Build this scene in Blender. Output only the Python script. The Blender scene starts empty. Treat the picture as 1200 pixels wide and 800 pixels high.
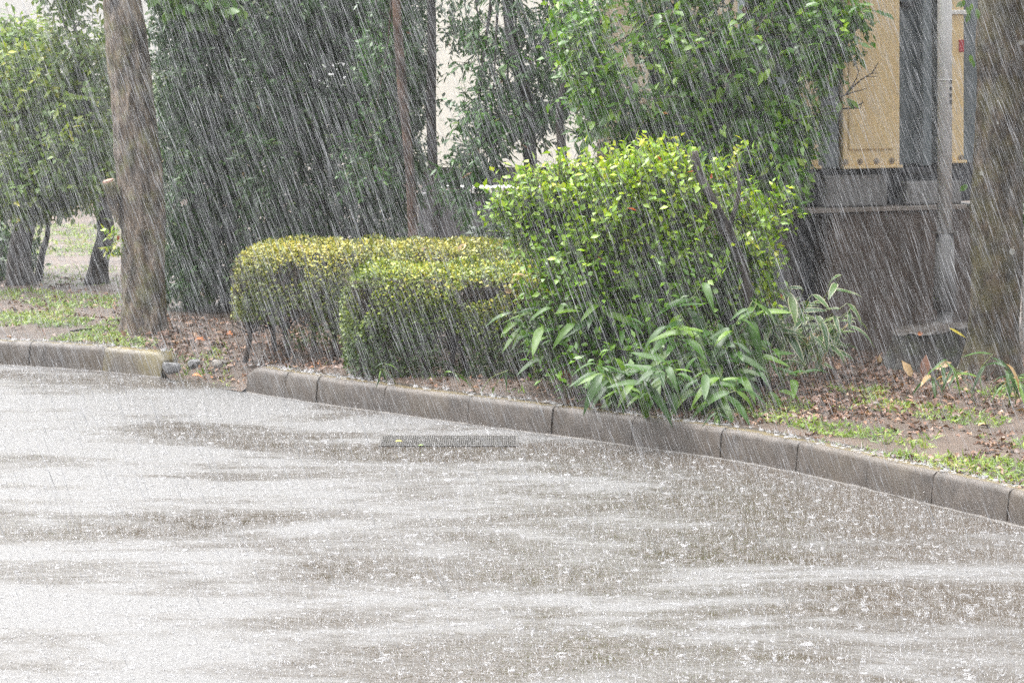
import bpy, math, random
import numpy as np
from math import radians, pi, sin, cos
from mathutils import Vector

# ---------------------------------------------------------------- camera, sky, sun, exposure
scene = bpy.context.scene
CAM_H = 2.4          # eye height above the road
F = 3670.0           # focal length in pixels of a 1200 px wide frame
cam_data = bpy.data.cameras.new('camera')
cam = bpy.data.objects.new('camera', cam_data)
scene.collection.objects.link(cam)
cam.location = (0, 0, CAM_H)
cam.rotation_euler = (radians(90), 0, 0)
cam_data.sensor_width = 36.0
cam_data.lens = 36.0 * F / 1200.0
cam_data.shift_y = -400.0 / 1200.0
cam_data.clip_start = 0.1
cam_data.clip_end = 500
scene.camera = cam

SUN_EL, SUN_AZ = 71.0, -58.0      # azimuth from +Y towards +X
world = bpy.data.worlds.new('World')
scene.world = world
world.use_nodes = True
wn = world.node_tree
wn.nodes.clear()
sky = wn.nodes.new('ShaderNodeTexSky')
sky.sky_type = 'NISHITA'
sky.sun_disc = False
sky.sun_elevation = radians(SUN_EL)
sky.sun_rotation = radians(SUN_AZ)
sky.dust_density = 6.0
sky.air_density = 1.0
hs = wn.nodes.new('ShaderNodeHueSaturation')
hs.inputs['Saturation'].default_value = 0.10
bg = wn.nodes.new('ShaderNodeBackground')
bg.inputs['Strength'].default_value = 0.15
wo = wn.nodes.new('ShaderNodeOutputWorld')
wn.links.new(sky.outputs[0], hs.inputs['Color'])
wn.links.new(hs.outputs[0], bg.inputs['Color'])
wn.links.new(bg.outputs[0], wo.inputs['Surface'])

sun_data = bpy.data.lights.new('sun', 'SUN')
sun = bpy.data.objects.new('sun', sun_data)
scene.collection.objects.link(sun)
sun_data.energy = 1.5
sun_data.angle = radians(90)
sun_data.color = (1.0, 0.98, 0.95)
sd = Vector((sin(radians(SUN_AZ)) * cos(radians(SUN_EL)), cos(radians(SUN_AZ)) * cos(radians(SUN_EL)), sin(radians(SUN_EL))))
sun.rotation_euler = (-sd).to_track_quat('-Z', 'Y').to_euler()

scene.view_settings.view_transform = 'Standard'
scene.view_settings.look = 'None'
scene.view_settings.gamma = 1.0
scene.view_settings.use_curve_mapping = False
scene.view_settings.exposure = 2.0
scene.render.engine = 'CYCLES'
scene.cycles.use_denoising = False
scene.cycles.max_bounces = 6
scene.cycles.diffuse_bounces = 3
scene.cycles.glossy_bounces = 3
scene.cycles.transmission_bounces = 3
scene.cycles.transparent_max_bounces = 12
scene.cycles.volume_bounces = 0
scene.cycles.caustics_reflective = False
scene.cycles.caustics_refractive = False

rng = np.random.default_rng(7)
random.seed(7)
COL = scene.collection

# ---------------------------------------------------------------- helpers
SOIL = 0.16

def at(px, py, D):
    """world point seen at pixel px, py when it stands D metres away"""
    return Vector(((px - 600) * D / F, D, CAM_H - py * D / F))

def gnd(px, py, z=SOIL):
    D = F * (CAM_H - z) / py
    return Vector(((px - 600) * D / F, D, z))

def tag(o, label=None, cat=None, group=None, kind=None):
    if label: o['label'] = label
    if cat: o['category'] = cat
    if group: o['group'] = group
    if kind: o['kind'] = kind
    return o

def empty(name, loc=(0, 0, 0), rz=0.0):
    o = bpy.data.objects.new(name, None)
    o.empty_display_size = 0.1
    COL.objects.link(o)
    o.location = loc
    o.rotation_euler = (0, 0, rz)
    return o

def link(name, me, mat=None, parent=None, loc=None, local=False):
    o = bpy.data.objects.new(name, me)
    COL.objects.link(o)
    if mat is not None and len(me.materials) == 0:
        me.materials.append(mat)
    if parent is not None:
        o.parent = parent
        if not local:                      # the mesh is in world coordinates
            m = parent_world(parent)
            o.matrix_parent_inverse = m.inverted()
    if loc is not None:
        o.location = loc
    return o

def parent_world(p):
    from mathutils import Matrix, Euler
    m = Matrix.Translation(p.location) @ p.rotation_euler.to_matrix().to_4x4()
    q = p.parent
    if q is not None:
        m = parent_world(q) @ p.matrix_parent_inverse @ m
    return m

def mesh_np(name, V, faces, rnd=None, smooth=False, extra=None):
    """V (n,3), faces (m,k) array with k = 3 or 4"""
    V = np.asarray(V, dtype=np.float32)
    faces = np.asarray(faces, dtype=np.int32)
    me = bpy.data.meshes.new(name)
    me.vertices.add(len(V))
    me.vertices.foreach_set('co', V.ravel())
    k = faces.shape[1]
    me.loops.add(faces.size)
    me.loops.foreach_set('vertex_index', faces.ravel())
    me.polygons.add(len(faces))
    me.polygons.foreach_set('loop_start', np.arange(0, faces.size, k, dtype=np.int32))
    me.polygons.foreach_set('loop_total', np.full(len(faces), k, dtype=np.int32))
    if smooth:
        me.polygons.foreach_set('use_smooth', np.ones(len(faces), dtype=bool))
    if rnd is not None:
        a = me.attributes.new('rnd', 'FLOAT', 'POINT')
        a.data.foreach_set('value', np.asarray(rnd, dtype=np.float32))
    if extra:
        for n, arr in extra.items():
            a = me.attributes.new(n, 'FLOAT', 'POINT')
            a.data.foreach_set('value', np.asarray(arr, dtype=np.float32))
    me.update()
    me.validate()
    return me

class MB:
    """collects simple solids into one mesh"""
    def __init__(self):
        self.v = []; self.f = []
    def box(self, x0, x1, y0, y1, z0, z1, fn=None):
        n = len(self.v)
        pts = [(x0, y0, z0), (x1, y0, z0), (x1, y1, z0), (x0, y1, z0), (x0, y0, z1), (x1, y0, z1), (x1, y1, z1), (x0, y1, z1)]
        self.v += pts
        self.f += [tuple(n + i for i in q) for q in ((0, 3, 2, 1), (4, 5, 6, 7), (0, 1, 5, 4), (1, 2, 6, 5), (2, 3, 7, 6), (3, 0, 4, 7))]
        return self
    def cyl(self, c, axis, r0, r1, h, n=12, cap=True):
        a = Vector(axis).normalized(); u = a.orthogonal().normalized(); w = a.cross(u)
        b = len(self.v); c = Vector(c)
        for rr, hh in ((r0, 0), (r1, h)):
            for i in range(n):
                t = 2 * pi * i / n
                self.v.append(tuple(c + a * hh + (u * cos(t) + w * sin(t)) * rr))
        for i in range(n):
            j = (i + 1) % n
            self.f.append((b + i, b + j, b + n + j, b + n + i))
        if cap:
            self.f.append(tuple(b + n + i for i in range(n)))
            self.f.append(tuple(b + n - 1 - i for i in range(n)))
        return self
    def build(self, name, mat, parent=None, bevel=0.0, local=True, smooth=False):
        me = bpy.data.meshes.new(name)
        me.from_pydata([tuple(p) for p in self.v], [], self.f)
        if smooth:
            for p in me.polygons: p.use_smooth = True
        me.update()
        o = link(name, me, mat, parent, local=local)
        if bevel > 0:
            m = o.modifiers.new('bevel', 'BEVEL'); m.width = bevel; m.segments = 2; m.limit_method = 'ANGLE'
        return o

def wav(p, seed=0, n=7):
    """smooth pseudo noise in about -1..1 for an (m,3) array"""
    r = np.random.default_rng(seed)
    out = np.zeros(len(p))
    for i in range(n):
        k = r.normal(size=3); k /= np.linalg.norm(k) + 1e-9
        k *= r.uniform(0.7, 1.9)
        out += np.sin(p @ k * 2 * pi * 0.6 + r.uniform(0, 2 * pi))
    return out / (n * 0.55)

def unit(a):
    return a / (np.linalg.norm(a, axis=-1, keepdims=True) + 1e-9)

def tube_mesh(name, path, radii, seg=14, rough=0.0, rfreq=5.0, cap=True, seed=0, sub=4, flare=None):
    """a tapered limb along a smooth path"""
    P = np.array([tuple(p) for p in path], dtype=float); R = np.array(radii, dtype=float)
    t = np.linspace(0, 1, len(P)); tt = np.linspace(0, 1, (len(P) - 1) * sub + 1)
    def cub(A):
        A = A.reshape(len(A), -1)
        m = np.gradient(A, t, axis=0)
        out = []
        for x in tt:
            i = min(int(x * (len(P) - 1)), len(P) - 2); h = t[i + 1] - t[i]; u = (x - t[i]) / h
            out.append((2 * u**3 - 3 * u**2 + 1) * A[i] + (u**3 - 2 * u**2 + u) * h * m[i] + (-2 * u**3 + 3 * u**2) * A[i + 1] + (u**3 - u**2) * h * m[i + 1])
        return np.array(out)
    C = cub(P) if len(P) > 2 else np.array([P[0] * (1 - x) + P[1] * x for x in tt])
    r = np.interp(tt, t, R)
    T = unit(np.gradient(C, axis=0))
    ref = np.array([1.0, 0.05, 0.02]) if abs(T[0][0]) < 0.9 else np.array([0.0, 1.0, 0.0])
    U = unit(np.cross(T, ref)); Wv = np.cross(T, U)
    ang = np.linspace(0, 2 * pi, seg, endpoint=False)
    V = C[:, None, :] + r[:, None, None] * (np.cos(ang)[None, :, None] * U[:, None, :] + np.sin(ang)[None, :, None] * Wv[:, None, :])
    if rough > 0:
        n1 = wav(V.reshape(-1, 3) * np.array([rfreq, rfreq, rfreq * 0.3]), seed + 1).reshape(V.shape[:2])
        n2 = wav(V.reshape(-1, 3) * np.array([rfreq * 3, rfreq * 3, rfreq * 0.8]), seed + 2).reshape(V.shape[:2])
        n3 = wav(V.reshape(-1, 3) * np.array([rfreq * 8, rfreq * 8, rfreq * 1.3]), seed + 4, 9).reshape(V.shape[:2])
        d = r[:, None] * rough * (n1 + 0.5 * n2 + 0.38 * n3)
        V = V + (d[:, :, None]) * unit(V - C[:, None, :])
    if flare:
        for i in range(len(C)):
            k = max(0.0, 1 - (C[i][2] - C[0][2]) / flare[0])
            lob = 1 + flare[1] * k * k * (1 + 0.5 * np.sin(ang * 5 + seed))
            V[i] = C[i] + (V[i] - C[i]) * lob[:, None]
    n = len(C)
    verts = V.reshape(-1, 3)
    fs = []
    for i in range(n - 1):
        a = np.arange(seg); b = (a + 1) % seg
        fs.append(np.stack([i * seg + a, i * seg + b, (i + 1) * seg + b, (i + 1) * seg + a], 1))
    fs = np.concatenate(fs)
    me = bpy.data.meshes.new(name)
    faces = [tuple(q) for q in fs.tolist()]
    if cap:
        faces.append(tuple(range((n - 1) * seg, n * seg)))
        faces.append(tuple(range(seg - 1, -1, -1)))
    me.from_pydata(verts.tolist(), [], faces)
    for p in me.polygons: p.use_smooth = len(p.vertices) == 4
    me.update()
    return me

def tubes_joined(name, segs, nside=4):
    """many thin straight twigs a->b with end radii, as one mesh; segs: list of (a, b, ra, rb) arrays"""
    A = np.array([s[0] for s in segs], float); B = np.array([s[1] for s in segs], float)
    ra = np.array([s[2] for s in segs]); rb = np.array([s[3] for s in segs])
    T = unit(B - A)
    U = unit(np.cross(T, np.array([0.3, 0.9, 0.2]))); Wv = np.cross(T, U)
    ang = np.linspace(0, 2 * pi, nside, endpoint=False)
    ring = np.cos(ang)[None, :, None] * U[:, None, :] + np.sin(ang)[None, :, None] * Wv[:, None, :]
    V = np.concatenate([A[:, None, :] + ring * ra[:, None, None], B[:, None, :] + ring * rb[:, None, None]], 1)
    n = len(A)
    a = np.arange(nside); b = (a + 1) % nside
    q = np.stack([a, b, nside + b, nside + a], 1)
    Fq = (np.arange(n)[:, None, None] * 2 * nside + q[None]).reshape(-1, 4)
    return mesh_np(name, V.reshape(-1, 3), Fq, smooth=True)

# ---------------------------------------------------------------- materials
def mat_new(name):
    m = bpy.data.materials.new(name); m.use_nodes = True
    nt = m.node_tree; nt.nodes.clear()
    out = nt.nodes.new('ShaderNodeOutputMaterial')
    return m, nt, out

def N(nt, typ, **kw):
    n = nt.nodes.new(typ)
    for k, v in kw.items():
        if k in n.inputs: n.inputs[k].default_value = v
        else: setattr(n, k, v)
    return n

def noise(nt, scale, detail=4, rough=0.55, vec=None, dist=0.0):
    n = N(nt, 'ShaderNodeTexNoise'); n.inputs['Scale'].default_value = scale; n.inputs['Detail'].default_value = detail
    n.inputs['Roughness'].default_value = rough; n.inputs['Distortion'].default_value = dist
    if vec is not None: nt.links.new(vec, n.inputs['Vector'])
    return n.outputs['Fac']

def ramp(nt, fac, stops, interp='LINEAR'):
    r = nt.nodes.new('ShaderNodeValToRGB'); r.color_ramp.interpolation = interp
    e = r.color_ramp.elements
    while len(e) > 1: e.remove(e[-1])
    e[0].position = stops[0][0]; c = stops[0][1]; e[0].color = (*c, 1) if not isinstance(c, float) else (c, c, c, 1)
    for p, c in stops[1:]:
        x = e.new(p); x.color = (*c, 1) if not isinstance(c, float) else (c, c, c, 1)
    nt.links.new(fac, r.inputs[0])
    return r.outputs[0]

def mixc(nt, fac, a, b, mode='MIX'):
    m = nt.nodes.new('ShaderNodeMix'); m.data_type = 'RGBA'; m.blend_type = mode
    for s, v in ((m.inputs[0], fac), (m.inputs[6], a), (m.inputs[7], b)):
        if isinstance(v, (int, float)): s.default_value = v
        elif isinstance(v, tuple): s.default_value = (*v, 1)
        else: nt.links.new(v, s)
    return m.outputs[2]

def math_(nt, op, a, b=0.0, clamp=False):
    m = nt.nodes.new('ShaderNodeMath'); m.operation = op; m.use_clamp = clamp
    for s, v in ((m.inputs[0], a), (m.inputs[1], b)):
        if isinstance(v, (int, float)): s.default_value = v
        else: nt.links.new(v, s)
    return m.outputs[0]

def coords(nt, kind='Object', scale=(1, 1, 1), rot=(0, 0, 0)):
    t = nt.nodes.new('ShaderNodeTexCoord'); mp = nt.nodes.new('ShaderNodeMapping')
    mp.inputs['Scale'].default_value = scale; mp.inputs['Rotation'].default_value = rot
    nt.links.new(t.outputs[kind], mp.inputs['Vector'])
    return mp.outputs[0]

def geo_pos(nt, scale=(1, 1, 1)):
    g = nt.nodes.new('ShaderNodeNewGeometry'); mp = nt.nodes.new('ShaderNodeMapping')
    mp.inputs['Scale'].default_value = scale
    nt.links.new(g.outputs['Position'], mp.inputs['Vector'])
    return mp.outputs[0]

def bump(nt, h, strength=0.5, dist=0.01, normal=None):
    b = nt.nodes.new('ShaderNodeBump'); b.inputs['Strength'].default_value = strength; b.inputs['Distance'].default_value = dist
    nt.links.new(h, b.inputs['Height'])
    if normal is not None: nt.links.new(normal, b.inputs['Normal'])
    return b.outputs[0]

def principled(nt, out, color, rough=0.5, normal=None, spec=0.5, metal=0.0):
    p = nt.nodes.new('ShaderNodeBsdfPrincipled')
    if isinstance(color, tuple): p.inputs['Base Color'].default_value = (*color, 1)
    else: nt.links.new(color, p.inputs['Base Color'])
    if isinstance(rough, (int, float)): p.inputs['Roughness'].default_value = rough
    else: nt.links.new(rough, p.inputs['Roughness'])
    if isinstance(spec, (int, float)): p.inputs['Specular IOR Level'].default_value = spec
    else: nt.links.new(spec, p.inputs['Specular IOR Level'])
    p.inputs['Metallic'].default_value = metal
    if normal is not None: nt.links.new(normal, p.inputs['Normal'])
    if out is not None: nt.links.new(p.outputs[0], out.inputs['Surface'])
    return p

def attr(nt, name='rnd'):
    a = nt.nodes.new('ShaderNodeAttribute'); a.attribute_name = name
    return a.outputs['Fac']

def leaf_mat(name, stops, rough=0.32, trans=0.3, spec=0.4, obj_random=False, edge=None):
    m, nt, out = mat_new(name)
    if obj_random:
        fac = nt.nodes.new('ShaderNodeObjectInfo').outputs['Random']
    else:
        fac = attr(nt)
    c = ramp(nt, fac, stops)
    v = noise(nt, 45.0, 2, 0.5, geo_pos(nt))
    c = mixc(nt, 0.35, c, ramp(nt, v, [(0.3, 0.55), (0.7, 1.0)]), 'MULTIPLY')
    if edge is not None:
        e = attr(nt, 'edge')
        nz = noise(nt, 60.0, 2, 0.5, geo_pos(nt))
        f = math_(nt, 'ADD', e, math_(nt, 'MULTIPLY', math_(nt, 'SUBTRACT', nz, 0.5), 0.25))
        f = ramp(nt, f, [(0.74, 0.0), (0.86, 1.0)])
        c = mixc(nt, f, c, edge)
    p = principled(nt, None, c, rough, None, spec)
    t = nt.nodes.new('ShaderNodeBsdfTranslucent')
    c2 = mixc(nt, 1.0, c, (1.0, 1.0, 0.55), 'MULTIPLY')
    nt.links.new(c2, t.inputs['Color'])
    mx = nt.nodes.new('ShaderNodeMixShader'); mx.inputs[0].default_value = trans
    nt.links.new(p.outputs[0], mx.inputs[1]); nt.links.new(t.outputs[0], mx.inputs[2])
    nt.links.new(mx.outputs[0], out.inputs['Surface'])
    return m

def bark_mat(name, dark, light, moss=None, moss_amt=0.5, patch=None):
    m, nt, out = mat_new(name)
    g = geo_pos(nt, (1, 1, 0.22)); g2 = geo_pos(nt)
    n1 = noise(nt, 17, 8, 0.7, g, 0.5)
    c = ramp(nt, n1, [(0.38, dark), (0.52, tuple(0.5 * (a + b) for a, b in zip(dark, light))), (0.64, light)])
    if moss:
        mm = ramp(nt, noise(nt, 6, 5, 0.65, g2), [(0.62 - 0.25 * moss_amt, 0.0), (0.74 - 0.2 * moss_amt, 1.0)])
        c = mixc(nt, math_(nt, 'MULTIPLY', mm, 0.8), c, moss)
    big_ = noise(nt, 9, 4, 0.6, g2)
    c = mixc(nt, 0.75, c, ramp(nt, big_, [(0.36, 0.22), (0.6, 1.0)]), 'MULTIPLY')
    if patch:
        vo = nt.nodes.new('ShaderNodeTexVoronoi'); vo.inputs['Scale'].default_value = 9.0
        nt.links.new(geo_pos(nt), vo.inputs['Vector'])
        pm = ramp(nt, vo.outputs['Distance'], [(0.16, 1.0), (0.2, 0.0)])
        pm = math_(nt, 'MULTIPLY', pm, ramp(nt, noise(nt, 2.3, 2, 0.5, g2), [(0.5, 0.0), (0.56, 1.0)]))
        c = mixc(nt, math_(nt, 'MULTIPLY', pm, 0.75), c, patch)
    principled(nt, out, c, 0.5, bump(nt, n1, 1.0, 0.04), 0.4)
    return m

G = {}
# leaf colour ramps; hedge and bush leaves also carry painted shade by height
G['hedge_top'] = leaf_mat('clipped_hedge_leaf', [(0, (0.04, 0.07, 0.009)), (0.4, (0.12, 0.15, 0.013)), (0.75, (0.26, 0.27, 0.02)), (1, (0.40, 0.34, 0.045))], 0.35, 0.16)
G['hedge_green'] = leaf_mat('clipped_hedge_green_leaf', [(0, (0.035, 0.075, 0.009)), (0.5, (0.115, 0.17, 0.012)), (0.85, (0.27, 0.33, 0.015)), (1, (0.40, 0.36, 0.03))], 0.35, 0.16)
G['tall'] = leaf_mat('evergreen_leaf', [(0, (0.02, 0.06, 0.014)), (0.6, (0.038, 0.10, 0.02)), (0.95, (0.085, 0.165, 0.028)), (1, (0.2, 0.13, 0.05))], 0.35, 0.25)
G['tree'] = leaf_mat('dark_tree_leaf', [(0, (0.024, 0.075, 0.014)), (0.6, (0.046, 0.13, 0.02)), (0.95, (0.10, 0.21, 0.025)), (1, (0.28, 0.12, 0.05))], 0.25, 0.25)
G['tree_b'] = leaf_mat('bright_tree_leaf', [(0, (0.03, 0.095, 0.008)), (0.55, (0.085, 0.205, 0.012)), (0.96, (0.23, 0.37, 0.015)), (1, (0.3, 0.14, 0.05))], 0.25, 0.32)
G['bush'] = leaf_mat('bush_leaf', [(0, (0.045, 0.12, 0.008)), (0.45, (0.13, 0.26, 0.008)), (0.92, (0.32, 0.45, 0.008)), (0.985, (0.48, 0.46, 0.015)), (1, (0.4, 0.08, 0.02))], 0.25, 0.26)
G['bush_obj'] = leaf_mat('bush_young_leaf', [(0, (0.08, 0.17, 0.015)), (0.5, (0.19, 0.31, 0.018)), (1, (0.34, 0.42, 0.02))], 0.22, 0.38, obj_random=True)
G['tree_obj'] = leaf_mat('broad_tree_leaf', [(0, (0.05, 0.12, 0.025)), (0.6, (0.10, 0.20, 0.03)), (1, (0.17, 0.28, 0.03))], 0.22, 0.35, obj_random=True)
G['pale'] = leaf_mat('pale_tree_leaf', [(0, (0.08, 0.14, 0.05)), (0.5, (0.16, 0.25, 0.07)), (0.92, (0.30, 0.37, 0.06)), (1, (0.5, 0.47, 0.04))], 0.32, 0.42)
G['far'] = leaf_mat('far_leaf', [(0, (0.05, 0.08, 0.04)), (1, (0.10, 0.14, 0.05))], 0.4, 0.25)
G['sasa'] = leaf_mat('bamboo_grass_leaf', [(0, (0.016, 0.052, 0.007)), (0.6, (0.04, 0.105, 0.009)), (1, (0.12, 0.22, 0.015))], 0.36, 0.3, 0.3, obj_random=True)
G['sasa_w'] = leaf_mat('striped_bamboo_grass_leaf', [(0, (0.03, 0.085, 0.02)), (0.6, (0.055, 0.13, 0.025)), (1, (0.10, 0.18, 0.03))], 0.38, 0.3, obj_random=True, edge=(0.5, 0.49, 0.34))
G['straw'] = leaf_mat('straw_leaf', [(0, (0.30, 0.19, 0.08)), (0.5, (0.42, 0.29, 0.13)), (1, (0.36, 0.16, 0.05))], 0.45, 0.3, obj_random=True)
G['litter'] = leaf_mat('fallen_leaf', [(0, (0.06, 0.035, 0.024)), (0.45, (0.14, 0.075, 0.05)), (0.8, (0.25, 0.14, 0.085)), (0.93, (0.36, 0.24, 0.15)), (1, (0.42, 0.15, 0.05))], 0.4, 0.12)
G['grass'] = leaf_mat('grass_blade', [(0, (0.07, 0.13, 0.02)), (0.5, (0.15, 0.24, 0.03)), (0.85, (0.28, 0.34, 0.04)), (1, (0.36, 0.30, 0.12))], 0.35, 0.35)
for nm, c in (('leaf_orange', (0.48, 0.16, 0.04)), ('leaf_tan', (0.42, 0.28, 0.13)), ('leaf_yellow', (0.55, 0.46, 0.05)), ('leaf_brown', (0.2, 0.09, 0.05)), ('leaf_green', (0.16, 0.28, 0.03))):
    m, nt, out = mat_new(nm)
    cc = mixc(nt, 0.5, c, ramp(nt, noise(nt, 60, 3, 0.6, geo_pos(nt)), [(0.3, 0.4), (0.7, 1.0)]), 'MULTIPLY')
    principled(nt, out, cc, 0.35); G[nm] = m

G['bark_left'] = bark_mat('grey_brown_bark', (0.04, 0.028, 0.021), (0.34, 0.265, 0.2), (0.18, 0.18, 0.07), 0.5)
G['bark_right'] = bark_mat('mossy_bark', (0.02, 0.015, 0.01), (0.13, 0.092, 0.058), (0.08, 0.07, 0.024), 0.7, patch=(0.42, 0.43, 0.40))
G['bark_dark'] = bark_mat('dark_bark', (0.03, 0.026, 0.026), (0.10, 0.08, 0.07))
G['bark_red'] = bark_mat('reddish_bark', (0.06, 0.04, 0.034), (0.2, 0.12, 0.085))
G['twig'] = bark_mat('twig_bark', (0.05, 0.035, 0.03), (0.13, 0.09, 0.07))
G['stump'] = bark_mat('stump_bark', (0.014, 0.012, 0.011), (0.06, 0.05, 0.04), (0.05, 0.065, 0.02), 0.5)

# cut wood
m, nt, out = mat_new('cut_wood')
nz = noise(nt, 30, 4, 0.6, geo_pos(nt))
principled(nt, out, ramp(nt, nz, [(0.3, (0.018, 0.014, 0.012)), (0.7, (0.065, 0.052, 0.042))]), 0.5, bump(nt, nz, 0.6, 0.01)); G['cut'] = m
m, nt, out = mat_new('cut_wood_red')
nz = noise(nt, 40, 4, 0.6, geo_pos(nt))
principled(nt, out, ramp(nt, nz, [(0.3, (0.16, 0.08, 0.055)), (0.7, (0.34, 0.19, 0.13))]), 0.5, bump(nt, nz, 0.6, 0.01)); G['cut_red'] = m

# wet concrete
def concrete(name, dark, light, scale=9.0, rough=0.38, stain=None, streak=None, top_mud=None):
    m, nt, out = mat_new(name)
    g = geo_pos(nt)
    n1 = noise(nt, scale, 6, 0.65, g); n2 = noise(nt, 160, 3, 0.7, g)
    c = ramp(nt, n1, [(0.28, dark), (0.72, light)])
    c = mixc(nt, 0.45, c, ramp(nt, n2, [(0.3, 0.5), (0.75, 1.0)]), 'MULTIPLY')
    if streak:
        s = noise(nt, 14, 4, 0.6, geo_pos(nt, (1, 1, 0.12)))
        c = mixc(nt, ramp(nt, s, [(0.5, 0.0), (0.7, 0.75)]), c, streak)
    if stain:
        s = noise(nt, 2.1, 4, 0.6, g)
        c = mixc(nt, ramp(nt, s, [(0.48, 0.0), (0.68, 0.8)]), c, stain)
    if top_mud:   # silt that has settled on level tops
        gn = nt.nodes.new('ShaderNodeNewGeometry'); sx = nt.nodes.new('ShaderNodeSeparateXYZ')
        nt.links.new(gn.outputs['Normal'], sx.inputs[0])
        f = ramp(nt, math_(nt, 'ADD', sx.outputs[2], math_(nt, 'MULTIPLY', math_(nt, 'SUBTRACT', noise(nt, 12, 4, 0.6, g), 0.5), 0.1)), [(0.955, 0.0), (0.99, 0.9)])
        c = mixc(nt, f, c, top_mud)
    principled(nt, out, c, rough, bump(nt, n2, 0.6, 0.008), 0.5)
    return m
G['kerb'] = concrete('wet_kerb_concrete', (0.036, 0.028, 0.022), (0.105, 0.085, 0.07), 11, 0.38, stain=(0.075, 0.058, 0.04), streak=(0.038, 0.03, 0.024), top_mud=(0.105, 0.08, 0.035))
G['kerb_moss'] = concrete('mossy_kerb_concrete', (0.07, 0.058, 0.045), (0.15, 0.125, 0.095), 7, 0.34, stain=(0.17, 0.14, 0.045), streak=(0.07, 0.06, 0.045), top_mud=(0.18, 0.14, 0.05))
G['kerb_base'] = concrete('kerb_mortar', (0.05, 0.042, 0.036), (0.17, 0.155, 0.14), 30, 0.4)
G['plinth'] = concrete('brown_concrete', (0.05, 0.034, 0.025), (0.13, 0.09, 0.068), 5, 0.45, streak=(0.042, 0.029, 0.022))
G['plinth_cap'] = concrete('plinth_cap_concrete', (0.17, 0.14, 0.12), (0.30, 0.26, 0.23), 12, 0.35)
G['block'] = concrete('grey_concrete', (0.16, 0.155, 0.155), (0.27, 0.265, 0.265), 6, 0.4, streak=(0.12, 0.12, 0.12))
G['stone'] = concrete('rough_stone', (0.06, 0.058, 0.06), (0.2, 0.2, 0.205), 16, 0.35)
G['stone_b'] = concrete('brown_stone', (0.07, 0.06, 0.05), (0.2, 0.175, 0.145), 16, 0.35)

def paint(name, col, rough=0.4, var=0.25, rust=None, metal=0.0, streak=None):
    m, nt, out = mat_new(name)
    g = geo_pos(nt)
    c = mixc(nt, var, col, ramp(nt, noise(nt, 7, 5, 0.6, g), [(0.3, 0.45), (0.7, 1.0)]), 'MULTIPLY')
    if streak:
        s = noise(nt, 16, 4, 0.6, geo_pos(nt, (1, 1, 0.07)))
        c = mixc(nt, ramp(nt, s, [(0.5, 0.0), (0.72, 0.6)]), c, streak)
    if rust:
        s = noise(nt, 22, 5, 0.7, g)
        c = mixc(nt, ramp(nt, s, [(0.63, 0.0), (0.7, 0.8)]), c, rust)
    principled(nt, out, c, rough, bump(nt, noise(nt, 90, 2, 0.5, g), 0.12, 0.004), 0.5, metal)
    return m
G['tan'] = paint('tan_panel_paint', (0.72, 0.55, 0.30), 0.35, 0.2, streak=(0.62, 0.46, 0.25))
G['slate'] = paint('slate_grey_paint', (0.13, 0.155, 0.17), 0.35, 0.35, streak=(0.2, 0.225, 0.24))
G['dark_steel'] = paint('dark_steel', (0.045, 0.047, 0.055), 0.4, 0.4, rust=(0.09, 0.05, 0.03))
G['pipe'] = paint('light_grey_pipe', (0.55, 0.545, 0.54), 0.35, 0.25, streak=(0.4, 0.4, 0.4))
G['bolt'] = paint('bolt_steel', (0.33, 0.27, 0.2), 0.35, 0.4, metal=0.4)
G['white'] = paint('white_paint', (0.74, 0.73, 0.7), 0.4, 0.12)
G['red'] = paint('red_paint', (0.45, 0.05, 0.06), 0.4, 0.2)
G['cream'] = paint('cream_render', (0.78, 0.75, 0.67), 0.6, 0.12)
G['beige'] = paint('beige_render', (0.42, 0.33, 0.22), 0.55, 0.25)
G['brown_band'] = paint('brown_band', (0.2, 0.14, 0.09), 0.5, 0.3)
G['wall_dark'] = paint('dark_wall', (0.075, 0.072, 0.078), 0.5, 0.4)
G['grate'] = paint('galvanised_steel', (0.085, 0.08, 0.075), 0.4, 0.5, rust=(0.06, 0.045, 0.035))
G['grate_dark'] = paint('drain_dark', (0.07, 0.068, 0.065), 0.25, 0.3)

# soil
m, nt, out = mat_new('wet_soil')
g = geo_pos(nt)
n1 = noise(nt, 2.2, 6, 0.65, g); n2 = noise(nt, 55, 5, 0.7, g); n3 = noise(nt, 9, 4, 0.6, g)
c = ramp(nt, n1, [(0.3, (0.055, 0.037, 0.027)), (0.55, (0.10, 0.07, 0.052)), (0.75, (0.155, 0.115, 0.09))])
c = mixc(nt, 0.6, c, ramp(nt, n2, [(0.3, 0.4), (0.7, 1.0)]), 'MULTIPLY')
principled(nt, out, c, ramp(nt, n3, [(0.42, 0.35), (0.62, 0.65)]), bump(nt, n2, 0.8, 0.02), 0.35)
G['soil'] = m

# road: asphalt under moving rain water
m, nt, out = mat_new('flooded_asphalt')
g = geo_pos(nt)
big = noise(nt, 0.85, 10, 0.74, geo_pos(nt, (0.5, 1.1, 1)), 0.3)
sxr = nt.nodes.new('ShaderNodeSeparateXYZ'); nt.links.new(g, sxr.inputs[0])
big = math_(nt, 'ADD', big, math_(nt, 'MULTIPLY', sxr.outputs[0], 0.024))       # the road falls towards the right
deep = ramp(nt, big, [(0.42, 0.0), (0.555, 1.0)])                    # 1 where water stands deeper
agg = noise(nt, 90, 3, 0.7, g); agg2 = noise(nt, 24, 3, 0.6, g)
rip = nt.nodes.new('ShaderNodeTexVoronoi'); rip.inputs['Scale'].default_value = 13.0; rip.inputs['Randomness'].default_value = 1.0
nt.links.new(geo_pos(nt, (1, 1, 0)), rip.inputs['Vector'])
wave = math_(nt, 'SINE', math_(nt, 'MULTIPLY', rip.outputs['Distance'], 38.0))
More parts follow.
